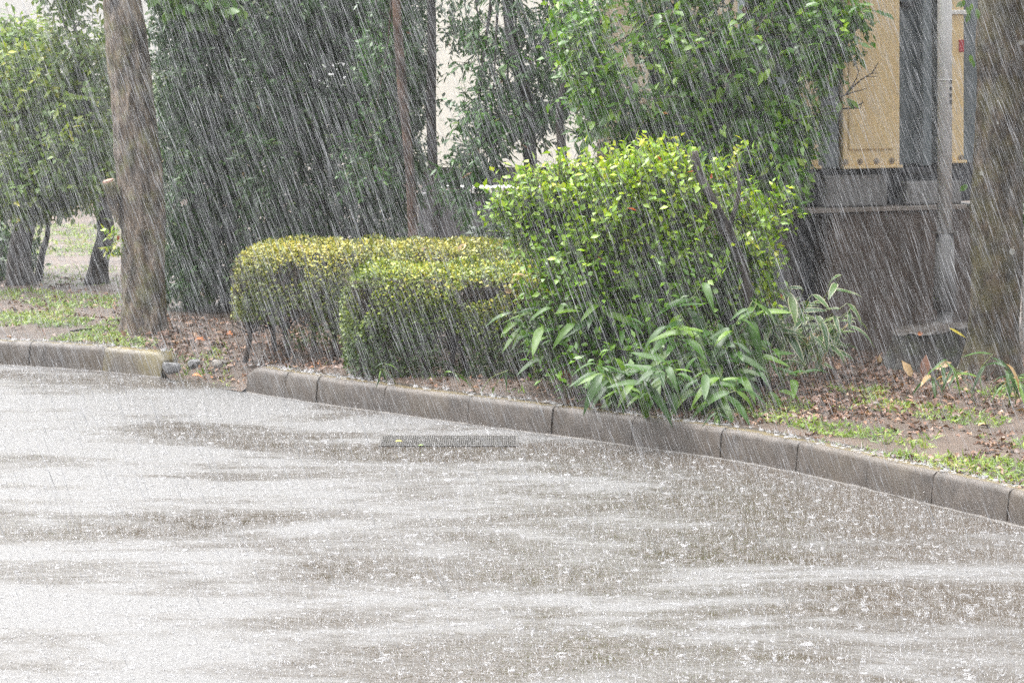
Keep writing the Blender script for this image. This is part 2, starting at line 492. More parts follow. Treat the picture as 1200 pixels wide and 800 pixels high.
wave = math_(nt, 'MULTIPLY', wave, ramp(nt, rip.outputs['Distance'], [(0.1, 1.0), (0.75, 0.1)]))
w2 = noise(nt, 18, 3, 0.6, g)
hfilm = math_(nt, 'ADD', math_(nt, 'MULTIPLY', agg, 1.0), math_(nt, 'MULTIPLY', agg2, 1.2))
hdeep = math_(nt, 'ADD', math_(nt, 'MULTIPLY', wave, 0.22), math_(nt, 'MULTIPLY', w2, 0.9))
mxh = nt.nodes.new('ShaderNodeMix'); mxh.data_type = 'FLOAT'
nt.links.new(deep, mxh.inputs[0]); nt.links.new(hfilm, mxh.inputs[2]); nt.links.new(hdeep, mxh.inputs[3])
col = ramp(nt, noise(nt, 50, 4, 0.75, g), [(0.3, (0.03, 0.029, 0.028)), (0.55, (0.06, 0.058, 0.057)), (0.75, (0.14, 0.136, 0.134))])
col = mixc(nt, deep, col, (0.05, 0.04, 0.03))
rgh = ramp(nt, deep, [(0.0, 0.55), (1.0, 0.10)])
principled(nt, out, col, rgh, bump(nt, mxh.outputs[0], 0.8, 0.008), ramp(nt, deep, [(0.0, 1.0), (1.0, 0.4)]))
G['road'] = m

# rain water seen as bright threads, and splashes
def water_mat(name, col, rough, tr, clear, vary=False):
    m, nt, out = mat_new(name)
    p = principled(nt, None, col, rough, None, 0.6)
    t = nt.nodes.new('ShaderNodeBsdfTranslucent'); t.inputs['Color'].default_value = (*col, 1)
    mx = nt.nodes.new('ShaderNodeMixShader'); mx.inputs[0].default_value = tr
    nt.links.new(p.outputs[0], mx.inputs[1]); nt.links.new(t.outputs[0], mx.inputs[2])
    tp = nt.nodes.new('ShaderNodeBsdfTransparent'); m2 = nt.nodes.new('ShaderNodeMixShader'); m2.inputs[0].default_value = clear
    if vary: nt.links.new(ramp(nt, attr(nt), [(0.0, 0.15), (1.0, 0.9)]), m2.inputs[0])
    nt.links.new(mx.outputs[0], m2.inputs[1]); nt.links.new(tp.outputs[0], m2.inputs[2])
    nt.links.new(m2.outputs[0], out.inputs['Surface'])
    return m
G['rain'] = water_mat('rain_water', (0.33, 0.34, 0.36), 0.3, 0.5, 0.5, True)
G['splash'] = water_mat('splash_water', (0.42, 0.42, 0.43), 0.15, 0.4, 0.5)

# ---------------------------------------------------------------- ground, road
KERB_L = [(-9.5, 22.9), (-7.0, 22.3), (-5.0, 21.4)] + [tuple(gnd(px, py, 0)[:2]) for px, py in ((0, 427.5), (105, 433.5), (189, 442.5))]
KERB_R = [tuple(gnd(px, py, 0)[:2]) for px, py in ((288, 459.5), (333, 467), (451, 484), (545, 496.5), (643, 509.5), (740, 522.5), (845, 537), (932, 553), (1013, 572.5), (1096, 592), (1183, 614))]
KERB_R += [(2.54, 13.8), (3.06, 12.72), (4.1, 10.6), (5.9, 7.2), (7.6, 3.8)]
ROAD_EDGE = KERB_L + KERB_R
EX = np.array([p[0] for p in ROAD_EDGE]); ED = np.array([p[1] for p in ROAD_EDGE])
GAP0, GAP1 = KERB_L[-1][0], KERB_R[0][0]

def soil_z(X, Y):
    X = np.asarray(X, float); Y = np.asarray(Y, float)
    p = np.stack([X, Y, 0 * X], -1).reshape(-1, 3)
    z = SOIL + 0.012 * wav(p * 1.7, 11).reshape(X.shape) + 0.006 * wav(p * 6, 12).reshape(X.shape)
    edge = Y - np.interp(X, EX, ED)
    z = z - 0.02 * np.clip(1 - edge / 0.45, 0, 1)
    ing = np.clip(np.minimum(X - GAP0 + 0.10, GAP1 - X + 0.16) / 0.2, 0, 1)
    z = z - ing * 0.155 * np.clip(1 - (edge - 0.12) / 0.75, 0, 1)
    return z

xs = np.concatenate([np.linspace(-40, -6, 18, endpoint=False), np.linspace(-6, 5, 190, endpoint=False), np.linspace(5, 7.5, 12)])
ts = np.concatenate([np.linspace(0, 0.2, 60, endpoint=False), np.linspace(0.2, 1, 30)])
XX, TT = np.meshgrid(xs, ts)
FRONT = np.interp(XX, EX, ED)
off = np.interp(XX, [GAP0 - 0.05, GAP0 + 0.03, GAP1 - 0.03, GAP1 + 0.05], [0.13, -0.04, -0.04, 0.13])
FRONT = FRONT + off
YY = FRONT + TT * TT * (75 - FRONT) * 1.0 + TT * 1.2
ZZ = soil_z(XX, YY)
V = np.stack([XX, YY, ZZ], -1).reshape(-1, 3)
nx, ny = len(xs), len(ts)
i, j = np.meshgrid(np.arange(nx - 1), np.arange(ny - 1))
a = (j * nx + i).ravel()
me = mesh_np('ground', V, np.stack([a, a + 1, a + nx + 1, a + nx], 1), smooth=True)
tag(link('ground', me, G['soil']), 'wet brown soil of the planting bed behind the kerb', kind='structure')

me = mesh_np('road', [(-80, -30, 0), (80, -30, 0), (80, 120, 0), (-80, 120, 0)], [[0, 1, 2, 3]])
tag(link('road', me, G['road']), 'flooded grey asphalt road pelted by rain', kind='structure')

# ---------------------------------------------------------------- kerbs, each block a piece of its own
PROF = [(0.0, -0.03), (0.004, 0.05), (0.012, 0.128), (0.017, 0.142), (0.027, 0.153), (0.042, 0.159), (0.15, 0.161), (0.15, -0.03)]

def arc(path):
    P = np.array(path, float)
    # smooth the polyline a little
    t = np.concatenate([[0], np.cumsum(np.linalg.norm(np.diff(P, axis=0), axis=1))])
    tt = np.linspace(0, t[-1], int(t[-1] / 0.05) + 2)
    Q = np.stack([np.interp(tt, t, P[:, 0]), np.interp(tt, t, P[:, 1])], 1)
    k = 9
    pad = np.concatenate([np.repeat(Q[:1], k, 0) + (Q[:1] - Q[1:2]) * np.arange(k, 0, -1)[:, None], Q, np.repeat(Q[-1:], k, 0) + (Q[-1:] - Q[-2:-1]) * np.arange(1, k + 1)[:, None]])
    ker = np.ones(2 * k + 1) / (2 * k + 1)
    Q = np.stack([np.convolve(pad[:, c], ker, 'valid') for c in (0, 1)], 1)
    s = np.concatenate([[0], np.cumsum(np.linalg.norm(np.diff(Q, axis=0), axis=1))])
    return Q, s

def kerb_piece(Q, s, s0, s1, prof, jitter, name, mat, parent, taper=None):
    n = max(4, int((s1 - s0) / 0.06) + 2)
    ss = np.concatenate([[s0, s0 + 0.006], np.linspace(s0, s1, n)[1:-1], [s1 - 0.006, s1]]); n = len(ss)
    x = np.interp(ss, s, Q[:, 0]); y = np.interp(ss, s, Q[:, 1])
    tx = np.gradient(x); ty = np.gradient(y); L = np.hypot(tx, ty); tx /= L; ty /= L
    nxv, nyv = -ty, tx
    if np.mean(nyv) < 0: nxv, nyv = -nxv, -nyv
    V = []
    rr = np.random.default_rng(int(abs(s0) * 1000) + 5)
    for k in range(n):
        e = min(k, n - 1 - k)
        for (d, z) in prof:
            dd = d + jitter[0]
            zz = z + (jitter[1] if z > 0 else 0)
            if e == 0 and z > 0.12: zz -= 0.0018; dd += 0.0015 if d < 0.1 else 0
            if taper and z > 0: zz *= taper(ss[k])
            if z > 0: zz += rr.normal() * 0.0016; dd += rr.normal() * 0.0016
            V.append((x[k] + nxv[k] * dd, y[k] + nyv[k] * dd, zz))
    m_ = len(prof)
    Fq = [(k * m_ + q, (k + 1) * m_ + q, (k + 1) * m_ + q + 1, k * m_ + q + 1) for k in range(n - 1) for q in range(m_ - 1)]
    me = bpy.data.meshes.new(name)
    me.from_pydata(V, [], Fq + [tuple(range(m_)), tuple(range(len(V) - 1, len(V) - m_ - 1, -1))])
    for p in me.polygons: p.use_smooth = len(p.vertices) == 4
    me.update()
    import bmesh as _b
    bm = _b.new(); bm.from_mesh(me); _b.ops.recalc_face_normals(bm, faces=bm.faces); bm.to_mesh(me); bm.free()
    return link(name, me, mat, parent, local=True)

kerb = empty('kerb'); tag(kerb, 'row of wet grey concrete kerb blocks along the road edge', kind='structure')
kerb.location = (0, 0, 0)
for side, path, joints, last in (('L', KERB_L, None, True), ('R', KERB_R, None, False)):
    Q, s = arc(path)
    def s_of(px_pt):
        d = np.hypot(Q[:, 0] - px_pt[0], Q[:, 1] - px_pt[1]); return s[int(np.argmin(d))]
    if side == 'L':
        js = [s[-1] - 0.52 - 0.6 * k for k in range(14)][::-1] + [s[-1]]
        js = [j for j in js if j > 0]
    else:
        pts = [KERB_R[0], KERB_R[1], tuple(gnd(372, 472.5, 0)[:2])] + [KERB_R[k] for k in range(2, 11)]
        js = [s_of(p) for p in pts]; js[0] = 0.0
        while js[-1] + 0.6 < s[-1]: js.append(js[-1] + 0.6)
    for k in range(len(js) - 1):
        g0 = 0.0022
        jit = (random.uniform(-0.004, 0.004), random.uniform(-0.003, 0.003))
        tp = None
        mt = G['kerb']
        if side == 'L' and k == len(js) - 2:
            mt = G['kerb_moss']; e1 = js[k + 1]
            tp = lambda q, e1=e1: 1.0 - 0.35 * max(0.0, (q - (e1 - 0.07)) / 0.07) ** 2
        if side == 'R' and k == 0:
            tp = lambda q: 1.0 - 0.25 * max(0.0, (0.10 - q) / 0.10) ** 2
        kerb_piece(Q, s, js[k] + g0, js[k + 1] - g0, PROF, jit, 'kerb_block', mt, kerb, tp)
    # thin mortar fillet along the foot of the kerb
    kerb_piece(Q, s, 0.02, s[-1], [(-0.007, -0.01), (-0.006, 0.002), (-0.003, 0.004), (0.003, 0.006), (0.02, 0.0)], (0, 0), 'mortar_fillet', G['kerb_base'], kerb)

# stones lying in the gap between the kerbs
def stone(px0, px1, py0, py1, mat, label, seed):
    c = gnd((px0 + px1) / 2, py1, 0.035); w = (px1 - px0) * c.y / F; h = (py1 - py0) * c.y / F
    import bmesh as _b
    bm = _b.new(); _b.ops.create_icosphere(bm, subdivisions=3, radius=0.5)
    P = np.array([v.co[:] for v in bm.verts])
    P = P * (1 + 0.20 * wav(P * 1.6, seed)[:, None])
    rs = np.random.default_rng(seed)
    for q in range(11):                    # broken facets
        nn = unit(rs.normal(size=3)); dd = rs.uniform(0.26, 0.40); over = np.clip(P @ nn - dd, 0, None); P = P - over[:, None] * nn
    P = P * (1 + 0.05 * wav(P * 6, seed + 1)[:, None])
    P = np.sign(P) * np.abs(P) ** 0.8 * 0.62
    P[:, 2] = np.minimum(P[:, 2], 0.40 + 0.08 * wav(P * 2, seed + 3))
    P *= np.array([w / 0.92, w * 0.8, h / 0.85])
    for v, p in zip(bm.verts, P): v.co = p
    me = bpy.data.meshes.new('stone'); bm.to_mesh(me); bm.free()
    for p_ in me.polygons: p_.use_smooth = False
    o = link('stone', me, mat); o.location = (c.x, c.y + w * 0.25, c.z + h * 0.42)
    tag(o, label, 'stone', 'rough stones in the kerb gap')
stone(184, 215, 420, 441, G['stone'], 'broken grey stone against the end of the left kerb', 1)
stone(217, 239, 417, 434, G['stone'], 'small pale grey stone second from the left kerb end', 2)
stone(242, 280, 417, 437, G['stone_b'], 'flat brownish stone, widest of the four in the kerb gap', 3)
stone(287, 304, 421, 433, G['stone'], 'small grey stone beside the chipped start of the right kerb', 4)

# drain grating flush with the road beside the kerb
pa, pb = gnd(448, 517, 0), gnd(600, 519, 0)
gr = empty('drain_grate', (pa.x, pa.y - 0.19, 0.0)); tag(gr, 'long steel drain grating set in the road beside the kerb', 'grating')
Lg, Wg = pb.x - pa.x + 0.02, 0.36
mb = MB(); mb.box(0, Lg, 0, Wg, 0.0025, 0.004); mb.build('pit', G['grate_dark'], gr)
mb = MB()
mb.box(0, Lg, -0.012, 0.0, 0.001, 0.007); mb.box(0, Lg, Wg, Wg + 0.012, 0.001, 0.007); mb.box(-0.012, 0, -0.012, Wg + 0.012, 0.001, 0.0065); mb.box(Lg, Lg + 0.012, -0.012, Wg + 0.012, 0.001, 0.0065)
mb.build('frame', G['grate'], gr)
mb = MB()
nb = 62
for k in range(nb): mb.box(0.01 + (Lg - 0.02) * k / (nb - 1) - 0.0022, 0.01 + (Lg - 0.02) * k / (nb - 1) + 0.0022, 0, Wg, 0.0045, 0.0072)
for k in range(1, 6): mb.box(0, Lg, Wg * k / 6 - 0.004, Wg * k / 6 + 0.004, 0.0042, 0.0078)
tag(mb.build('bars', G['grate'], gr), kind='stuff')

# ---------------------------------------------------------------- leaves
LEAF5 = (np.array([[0, 0, 0], [0.42, 0.5, 0.14], [0.42, 0, 0], [0.42, -0.5, 0.14], [1, 0, -0.10]]), np.array([[0, 2, 1], [0, 3, 2], [1, 2, 4], [2, 3, 4]]))
LEAF4 = (np.array([[0, 0, 0], [0.5, 0.5, 0.06], [1, 0, 0], [0.5, -0.5, 0.06]]), np.array([[0, 3, 2], [0, 2, 1]]))
LEAF8 = (np.array([[0, 0, 0], [0.22, 0.36, 0.10], [0.22, 0, 0.0], [0.22, -0.36, 0.10], [0.6, 0.42, 0.08], [0.6, 0, -0.03], [0.6, -0.42, 0.08], [1, 0, -0.18]]),
         np.array([[0, 2, 1], [0, 3, 2], [1, 2, 5], [1, 5, 4], [2, 3, 6], [2, 6, 5], [4, 5, 7], [5, 6, 7]]))

def leaves_arrays(P, Dr, Nr, L, W, rnd, tpl):
    tv, tf = tpl
    Dr = unit(Dr); S = unit(np.cross(Nr, Dr)); Nn = np.cross(Dr, S)
    n = len(P)
    V = P[:, None, :] + tv[None, :, 0:1] * L[:, None, None] * Dr[:, None, :] + tv[None, :, 1:2] * W[:, None, None] * S[:, None, :] + tv[None, :, 2:3] * W[:, None, None] * Nn[:, None, :]
    Fq = (np.arange(n)[:, None, None] * len(tv) + tf[None]).reshape(-1, 3)
    return V.reshape(-1, 3), Fq, np.repeat(rnd, len(tv))

def leaf_obj(name, P, Dr, Nr, L, W, rnd, mat, parent=None, tpl=LEAF5, kind='stuff'):
    V, Fq, r = leaves_arrays(P, Dr, Nr, L, W, rnd, tpl)
    o = link(name, mesh_np(name, V, Fq, r), mat, parent)
    if kind: o['kind'] = kind
    return o

def rand_dir(n):
    return unit(rng.normal(size=(n, 3)))

def twig_foliage(ells, ntwig, per, L, W, tl, gap=0.0, gfreq=1.2, seed=0, up=0.2, shell=0.45, droop=0.3, nup=0.9, zmin=None, box=None, rbias=0.0):
    """twig positions through ellipsoids (cx,cy,cz,rx,ry,rz,weight); returns leaf arrays and twig segments"""
    wgt = np.array([e[6] for e in ells], float); wgt /= wgt.sum()
    out = []
    need = ntwig; C = []; O = []
    while need > 0:
        m_ = int(need * 2.2) + 50
        idx = rng.choice(len(ells), m_, p=wgt)
        E = np.array([e[:6] for e in ells])[idx]
        d = rand_dir(m_); r = rng.uniform(0, 1, m_) ** shell
        lump = 1 + 0.16 * wav(d * 1.7 + idx[:, None] * 3.1, seed + 50)
        p = E[:, :3] + d * r[:, None] * lump[:, None] * E[:, 3:6]
        keep = np.ones(m_, bool)
        if gap > -1: keep &= wav(p * gfreq, seed + 3) > (-1.2 + gap)
        if zmin is not None: keep &= p[:, 2] > zmin
        if box is not None:
            keep &= (p[:, 0] > box[0]) & (p[:, 0] < box[1])
        p = p[keep][:need]; C.append(p); O.append(d[keep][:need]); need -= len(p)
    C = np.concatenate(C); O = np.concatenate(O); n = len(C)
    tdir = unit(O * 0.7 + rand_dir(n) * 0.75 + np.array([0, 0, up]))
    tlen = tl * rng.uniform(0.6, 1.3, n)
    t = (np.arange(per) + 0.5) / per
    tw = rng.uniform(0, 1, n)
    P = C[:, None, :] + tdir[:, None, :] * (t[None, :, None] - 0.4) * tlen[:, None, None]
    side = unit(np.cross(tdir, rand_dir(n)))
    sgn = np.where(np.arange(per) % 2 == 0, 1.0, -1.0)
    rot = rng.normal(size=(n, per, 3)) * 0.45
    Dr = tdir[:, None, :] * 0.55 + side[:, None, :] * sgn[None, :, None] * 0.8 + rot + np.array([0, 0, -droop])
    Nr = np.array([0, 0, nup]) + rng.normal(size=(n, per, 3)) * 0.5 + O[:, None, :] * 0.25
    LL = L * rng.uniform(0.6, 1.3, (n, per)); WW = W * rng.uniform(0.7, 1.25, (n, per))
    rn = np.clip(tw[:, None] * 0.6 + rng.uniform(0, 0.5, (n, per)) - 0.05 + rbias, 0, 0.965)
    rn[rng.uniform(0, 1, rn.shape) < 0.004] = 1.0
    tw_seg = (C - tdir * tlen[:, None] * 0.4, C + tdir * tlen[:, None] * 0.55)
    return [P.reshape(-1, 3), Dr.reshape(-1, 3), Nr.reshape(-1, 3), LL.ravel(), WW.ravel(), rn.ravel()], tw_seg

def limbs(parent, starts, ells, n, r0, mat, seed=0, name='limb', seg=7):
    rr = np.random.default_rng(seed)
    for k in range(n):
        e = ells[rr.integers(len(ells))]
        d = rr.normal(size=3); d /= np.linalg.norm(d)
        tip = np.array(e[:3]) + d * np.array(e[3:6]) * 0.75
        st = np.array(starts[rr.integers(len(starts))], float)
        mid = st * 0.5 + tip * 0.5 + rr.normal(size=3) * 0.08 + np.array([0, 0, -0.03])
        m1 = st * 0.75 + mid * 0.25 + np.array([0, 0, 0.05])
        me = tube_mesh(name, [st, m1, mid, tip], [r0, r0 * 0.75, r0 * 0.5, r0 * 0.15], seg, 0.1, 8, True, seed + k, 3)
        link(name, me, mat, parent)

def twigs_part(parent, seg, r, mat, every=1, name='twigs'):
    a, b = seg
    segs = [(a[k], b[k], r, r * 0.4) for k in range(0, len(a), every)]
    o = link(name, tubes_joined(name, segs, 3), mat, parent); o['kind'] = 'stuff'

# ---------------------------------------------------------------- big trunk on the left
def tree_root(name, loc, label, group=None):
    o = empty(name, loc); tag(o, label, 'tree', group); return o

D0 = 21.2
b0 = gnd(167, 387)
T = tree_root('tree', b0, 'stout grey-brown tree trunk with a sawn branch stub, behind the left kerb')
pts = [at(167, 392, D0), at(168, 330, D0), at(166, 250, D0), at(161, 170, D0), at(153, 90, D0), at(143, 0, D0), at(136, -90, D0 + 0.1), at(134, -200, D0 + 0.2)]
rad = [0.148, 0.145, 0.155, 0.150, 0.136, 0.128, 0.118, 0.09]
link('trunk', tube_mesh('trunk', pts, rad, 80, 0.10, 5, True, 3, 16, flare=(0.28, 0.22)), G['bark_left'], T)
pts = [at(150, 262, D0), at(136, 240, D0 - 0.05), at(127, 212, D0 - 0.1)]
st = link('branch_stub', tube_mesh('branch_stub', pts, [0.06, 0.046, 0.042], 14, 0.06, 9, True, 5, 5), G['bark_left'], T)
mb = MB(); mb.cyl(at(127, 213, D0 - 0.1), at(127, 205, D0 - 0.11) - at(130, 215, D0 - 0.1), 0.041, 0.036, 0.012, 14); o = mb.build('cut_face', G['cut_red'], st, local=False)
crownL = [(-2.9, 21.4, 3.35, 0.75, 0.8, 0.5, 1), (-2.2, 21.2, 3.3, 0.7, 0.7, 0.45, 1)]
limbs(T, [at(134, -120, D0 + 0.1), at(135, -190, D0 + .2)], crownL, 7, 0.05, G['bark_left'], 21)
lv, sg = twig_foliage(crownL, 420, 8, 0.07, 0.038, 0.2, 0.2, 2.0, 31, droop=0.4)
leaf_obj('crown', *lv, G['tree_b'], T); twigs_part(T, sg, 0.003, G['twig'], 2)
# a low spray of this crown that hangs into view at the top
spr = [(at(235, 2, 20.7).x, 20.7, at(0, 2, 20.7).z, 0.32, 0.2, 0.13, 1)]
lv, sg = twig_foliage(spr, 48, 6, 0.075, 0.048, 0.14, -2, 2, 32, droop=0.8, up=-0.4, nup=0.5)
twigs_part(T, sg, 0.003, G['twig'], 1, 'hanging_twigs')

def leaf_mesh_single(name, tpl, mat, L, W):
    tv, tf = tpl
    V = tv * np.array([L, W, W])
    me = mesh_np(name, V, tf, np.full(len(tv), 0.5)); me.materials.append(mat); return me

from mathutils import Matrix, Quaternion
def place_leaf(name, me, p, d, nrm, sc, parent):
    d = Vector(d).normalized(); nrm = Vector(nrm); s_ = nrm.cross(d).normalized(); n_ = d.cross(s_)
    o = bpy.data.objects.new(name, me); COL.objects.link(o); o.parent = parent
    m_ = Matrix(((d.x, s_.x, n_.x), (d.y, s_.y, n_.y), (d.z, s_.z, n_.z)))
    rel = parent_world(parent).inverted() @ Vector(p)
    o.location = rel
    o.rotation_mode = 'QUATERNION'
    inv = parent.rotation_euler.to_matrix().inverted()
    o.rotation_quaternion = (inv @ m_).to_quaternion()
    o.scale = (sc, sc, sc)
    return o

me_hang = leaf_mesh_single('leaf', LEAF8, G['tree_obj'], 0.085, 0.07)
for k in range(0, len(lv[0]), 1):
    place_leaf('leaf', me_hang, lv[0][k], lv[1][k], lv[2][k], random.uniform(0.7, 1.2), T)
# a few leafy shoots low on the trunk's left side
sh = [(at(134, 290, 21.1).x, 21.1, at(0, 290, 21.1).z, 0.04, 0.05, 0.16, 1)]
lv, sg = twig_foliage(sh, 16, 5, 0.05, 0.028, 0.1, -2, 2, 33, rbias=0.3)
leaf_obj('shoot_leaves', *lv, G['bush'], T)

# ---------------------------------------------------------------- far trees on the left
def far_tree(base_px, base_py, pathpx, radii, ells, ntw, label, leafmat, L=0.075, W=0.04, group='pale trees behind the left trunk', seed=1, per=8, gap=0.3, bark='bark_dark', twr=2, name='tree', nl=8, rl=0.03, shell=0.5, droop=0.35):
    b = gnd(base_px, base_py); D = b.y
    t_ = tree_root(name, b, label, group)
    pth = [at(x, y, D) for x, y in pathpx]
    link('trunk', tube_mesh('trunk', pth, radii, 14, 0.09, 7, True, seed, 5, flare=(0.2, 0.25)), G[bark], t_)
    limbs(t_, [pth[-1], pth[-2] * 0.5 + pth[-1] * 0.5], ells, nl, rl, G[bark], seed + 100)
    lv, sg = twig_foliage(ells, ntw, per, L, W, 0.2, gap, 1.6, seed + 40, droop=droop, shell=shell)
    leaf_obj('crown', *lv, leafmat, t_); twigs_part(t_, sg, 0.003, G['twig'], twr)
    return t_

def ell(px, py, D, rx, rz, ry=None, w=1.0):
    s_ = F / D
    p = at(px, py, D)
    return (p.x, p.y, p.z, rx / s_, ry if ry else rx / s_, rz / s_, w)

far_tree(113, 332, [(112, 336), (118, 300), (124, 268), (116, 230), (108, 190), (104, 120)], [0.085, 0.075, 0.07, 0.06, 0.05, 0.03],
         [ell(95, 90, 24.6, 75, 80, 0.6, 1.2), ell(70, 190, 24.4, 75, 60, 0.5, 1), ell(120, 180, 25.4, 45, 75, 0.5, .8), ell(80, -40, 24.6, 60, 60, 0.6, .8), ell(20, 60, 25.2, 50, 40, 0.5, .7)], 1450,
         'pale leafy tree with a curved dark trunk left of the stout trunk', G['pale'], seed=2, gap=0.35, nl=10)
far_tree(22, 333, [(24, 336), (22, 300), (30, 262), (40, 220), (45, 160)], [0.11, 0.10, 0.085, 0.06, 0.03],
         [ell(-40, 120, 24.4, 80, 90, 0.6, 1), ell(20, 220, 24.3, 60, 36, 0.5, 1.0), ell(12, 120, 25.0, 40, 60, 0.5, .7)], 800,
         'pale drooping tree with a thick shaded trunk at the left edge', G['pale'], seed=3, gap=0.35, nl=8)
# thin forking stem between them
far_tree(42, 330, [(44, 332), (49, 300), (56, 270), (52, 235)], [0.03, 0.026, 0.02, 0.012], [ell(60, 225, 24.7, 30, 22, 0.3, 1)], 90,
         'thin forked sapling between the two pale trees', G['pale'], seed=4, nl=3, rl=0.012)

# dark undergrowth under the left-edge tree
u = empty('shrub', gnd(12, 331)); tag(u, 'dark shaded shrub under the tree at the left edge', 'shrub')
lv, sg = twig_foliage([ell(8, 290, 25.4, 42, 38, 0.5, 1), ell(-60, 280, 25.6, 50, 50, 0.5, 1)], 500, 8, 0.06, 0.03, 0.16, -2, 2, 71)
leaf_obj('foliage', *lv, G['tall'], u); twigs_part(u, sg, 0.004, G['twig'], 2)

# far wood behind everything
Pw, Dw, Nw, Lw, Ww, Rw = [], [], [], [], [], []
el = []
for k in range(34):
    X = -15 + 30 * k / 33 + random.uniform(-.3, .3); D = 36 + random.uniform(-1.5, 2.5)
    if X > -3.2: D += 3
    hgt = random.uniform(0.85, 1.15)
    el.append((X, D, SOIL + hgt * 0.8, 0.9, 0.8, hgt * 0.95, 1))
lv, sg = twig_foliage(el, 6500, 8, 0.13, 0.065, 0.3, -2, 1, 72, droop=0.3)
o = leaf_obj('far_wood', *lv, G['far']); tag(o, 'hazy mass of green shrubs and trees in the far background', 'wood', kind='stuff')

# ---------------------------------------------------------------- tall dark evergreen hedge behind the trunk
hb = empty('tall_hedge', gnd(345, 362)); tag(hb, 'tall dense dark green hedge between the stout trunk and the slim trunks', 'hedge')
els = []
for k in range(6):
    px = 215 + k * 50
    D = 22.7 + 0.25 * sin(k * 2.1)
    for py, rz in ((310, 62), (210, 80), (100, 85), (-10, 80)):
        els.append(ell(px + random.uniform(-8, 8), py + random.uniform(-12, 12), D + random.uniform(-.1, .1), 42, rz, 0.42, 1))
lv, sg = twig_foliage(els, 8200, 10, 0.055, 0.024, 0.17, -2, 2.2, 81, droop=0.5, nup=0.5, zmin=SOIL + 0.05, shell=0.35)
leaf_obj('foliage', *lv, G['tall'], hb); twigs_part(hb, sg, 0.003, G['twig'], 3)
for k, px in enumerate((222, 268, 322, 372, 424)):
    link('stem', tube_mesh('stem', [gnd(px, 366, SOIL - 0.03), at(px + 4, 250, 22.7), at(px - 3, 120, 22.8), at(px + 2, 0, 22.8)], [0.045, 0.04, 0.03, 0.015], 10, 0.08, 7, True, k, 4), G['bark_dark'], hb)

# ---------------------------------------------------------------- slim trees between hedge and centre
far_tree(485, 386, [(487, 388), (484, 270), (480, 200), (471, 100), (464, 0), (462, -70)], [0.04, 0.034, 0.034, 0.032, 0.03, 0.02],
         [ell(455, 60, 21.9, 40, 60, 0.35, 1), ell(440, 180, 21.9, 45, 60, 0.35, .8), ell(460, -40, 21.9, 50, 50, 0.4, 1)], 430,
         'slim tree with a reddish brown trunk at the right end of the tall hedge', G['tree'], 0.055, 0.022, 'slim trees behind the hedge', 5, bark='bark_red', nl=5, rl=0.012)
far_tree(512, 378, [(512, 380), (511, 270), (507, 190), (505, 120), (506, 50), (505, -20), (505, -80)], [0.04, 0.038, 0.036, 0.033, 0.03, 0.03, 0.02],
         [ell(495, 100, 22.2, 18, 70, 0.25, .45), ell(535, 30, 22.0, 34, 34, 0.3, .6), ell(505, -50, 22, 50, 40, 0.3, 1)], 210,
         'slim dark tree standing alone before the cream wall', G['tree'], 0.06, 0.024, 'slim trees behind the hedge', 6, bark='bark_dark', nl=5, rl=0.012)

# ---------------------------------------------------------------- centre tree
far_tree(628, 384, [(628, 386), (626, 280), (622, 190), (618, 120), (600, 50), (592, -20), (590, -90)], [0.055, 0.05, 0.047, 0.042, 0.036, 0.03, 0.02],
         [ell(600, 60, 21.5, 62, 62, 0.4, 1.1), ell(572, 150, 21.3, 38, 62, 0.35, .8), ell(625, 130, 21.6, 50, 45, 0.35, .7), ell(540, 215, 21.3, 26, 40, 0.3, .4), ell(610, -50, 21.5, 90, 60, 0.5, 1.2), ell(660, 40, 21.4, 40, 40, 0.35, .5)], 1000,
         'dark green tree with narrow drooping leaves before the cream wall', G['tree'], 0.075, 0.024, None, 7, gap=0.45, nl=10, rl=0.02, per=8, droop=0.6)
far_tree(665, 392, [(668, 394), (664, 280), (660, 190), (656, 130), (668, 60)], [0.04, 0.036, 0.032, 0.028, 0.015],
         [ell(680, 120, 21.2, 40, 55, 0.3, 1), ell(690, 40, 21.2, 40, 50, 0.3, 1)], 190,
         'thin dark-stemmed tree between the centre tree and bright tree', G['tree'], 0.07, 0.026, None, 8, gap=0.3, nl=5, rl=0.012)

# ---------------------------------------------------------------- bright tree right of centre
TB = far_tree(930, 410, [(934, 414), (930, 320), (920, 240), (908, 160), (898, 90), (890, 20), (885, -70)], [0.062, 0.056, 0.052, 0.048, 0.042, 0.036, 0.025],
         [ell(780, 60, 19.6, 90, 70, 0.5, 1.2), ell(720, 110, 19.5, 55, 60, 0.4, .8), ell(870, 70, 19.5, 75, 70, 0.45, 1.1), ell(840, 140, 19.4, 60, 45, 0.35, .6), ell(940, 30, 19.4, 50, 55, 0.35, .7),
          ell(925, 150, 19.3, 38, 50, 0.3, .45), ell(800, -60, 19.7, 150, 70, 0.6, 1.6), ell(930, -70, 19.7, 90, 60, 0.5, 1), ell(690, 40, 19.6, 45, 55, 0.4, .6), ell(770, 150, 19.5, 50, 40, 0.3, .5), ell(972, 55, 19.15, 34, 55, 0.2, .35), ell(990, 15, 19.15, 26, 20, 0.15, .15), ell(850, 185, 19.2, 65, 32, 0.25, .55), ell(915, 200, 19.1, 36, 50, 0.22, .4), ell(800, 190, 19.4, 60, 30, .25, .4), (1.2, 20.0, 3.9, 1.0, 0.9, 0.75, 1.6), (2.1, 19.9, 4.1, 0.9, 0.9, 0.8, 1.4)], 3300,
         'leafy bright green tree with a dark leaning trunk over the bush', G['tree_b'], 0.070, 0.034, None, 9, gap=0.68, nl=16, rl=0.02, per=8, droop=0.5)
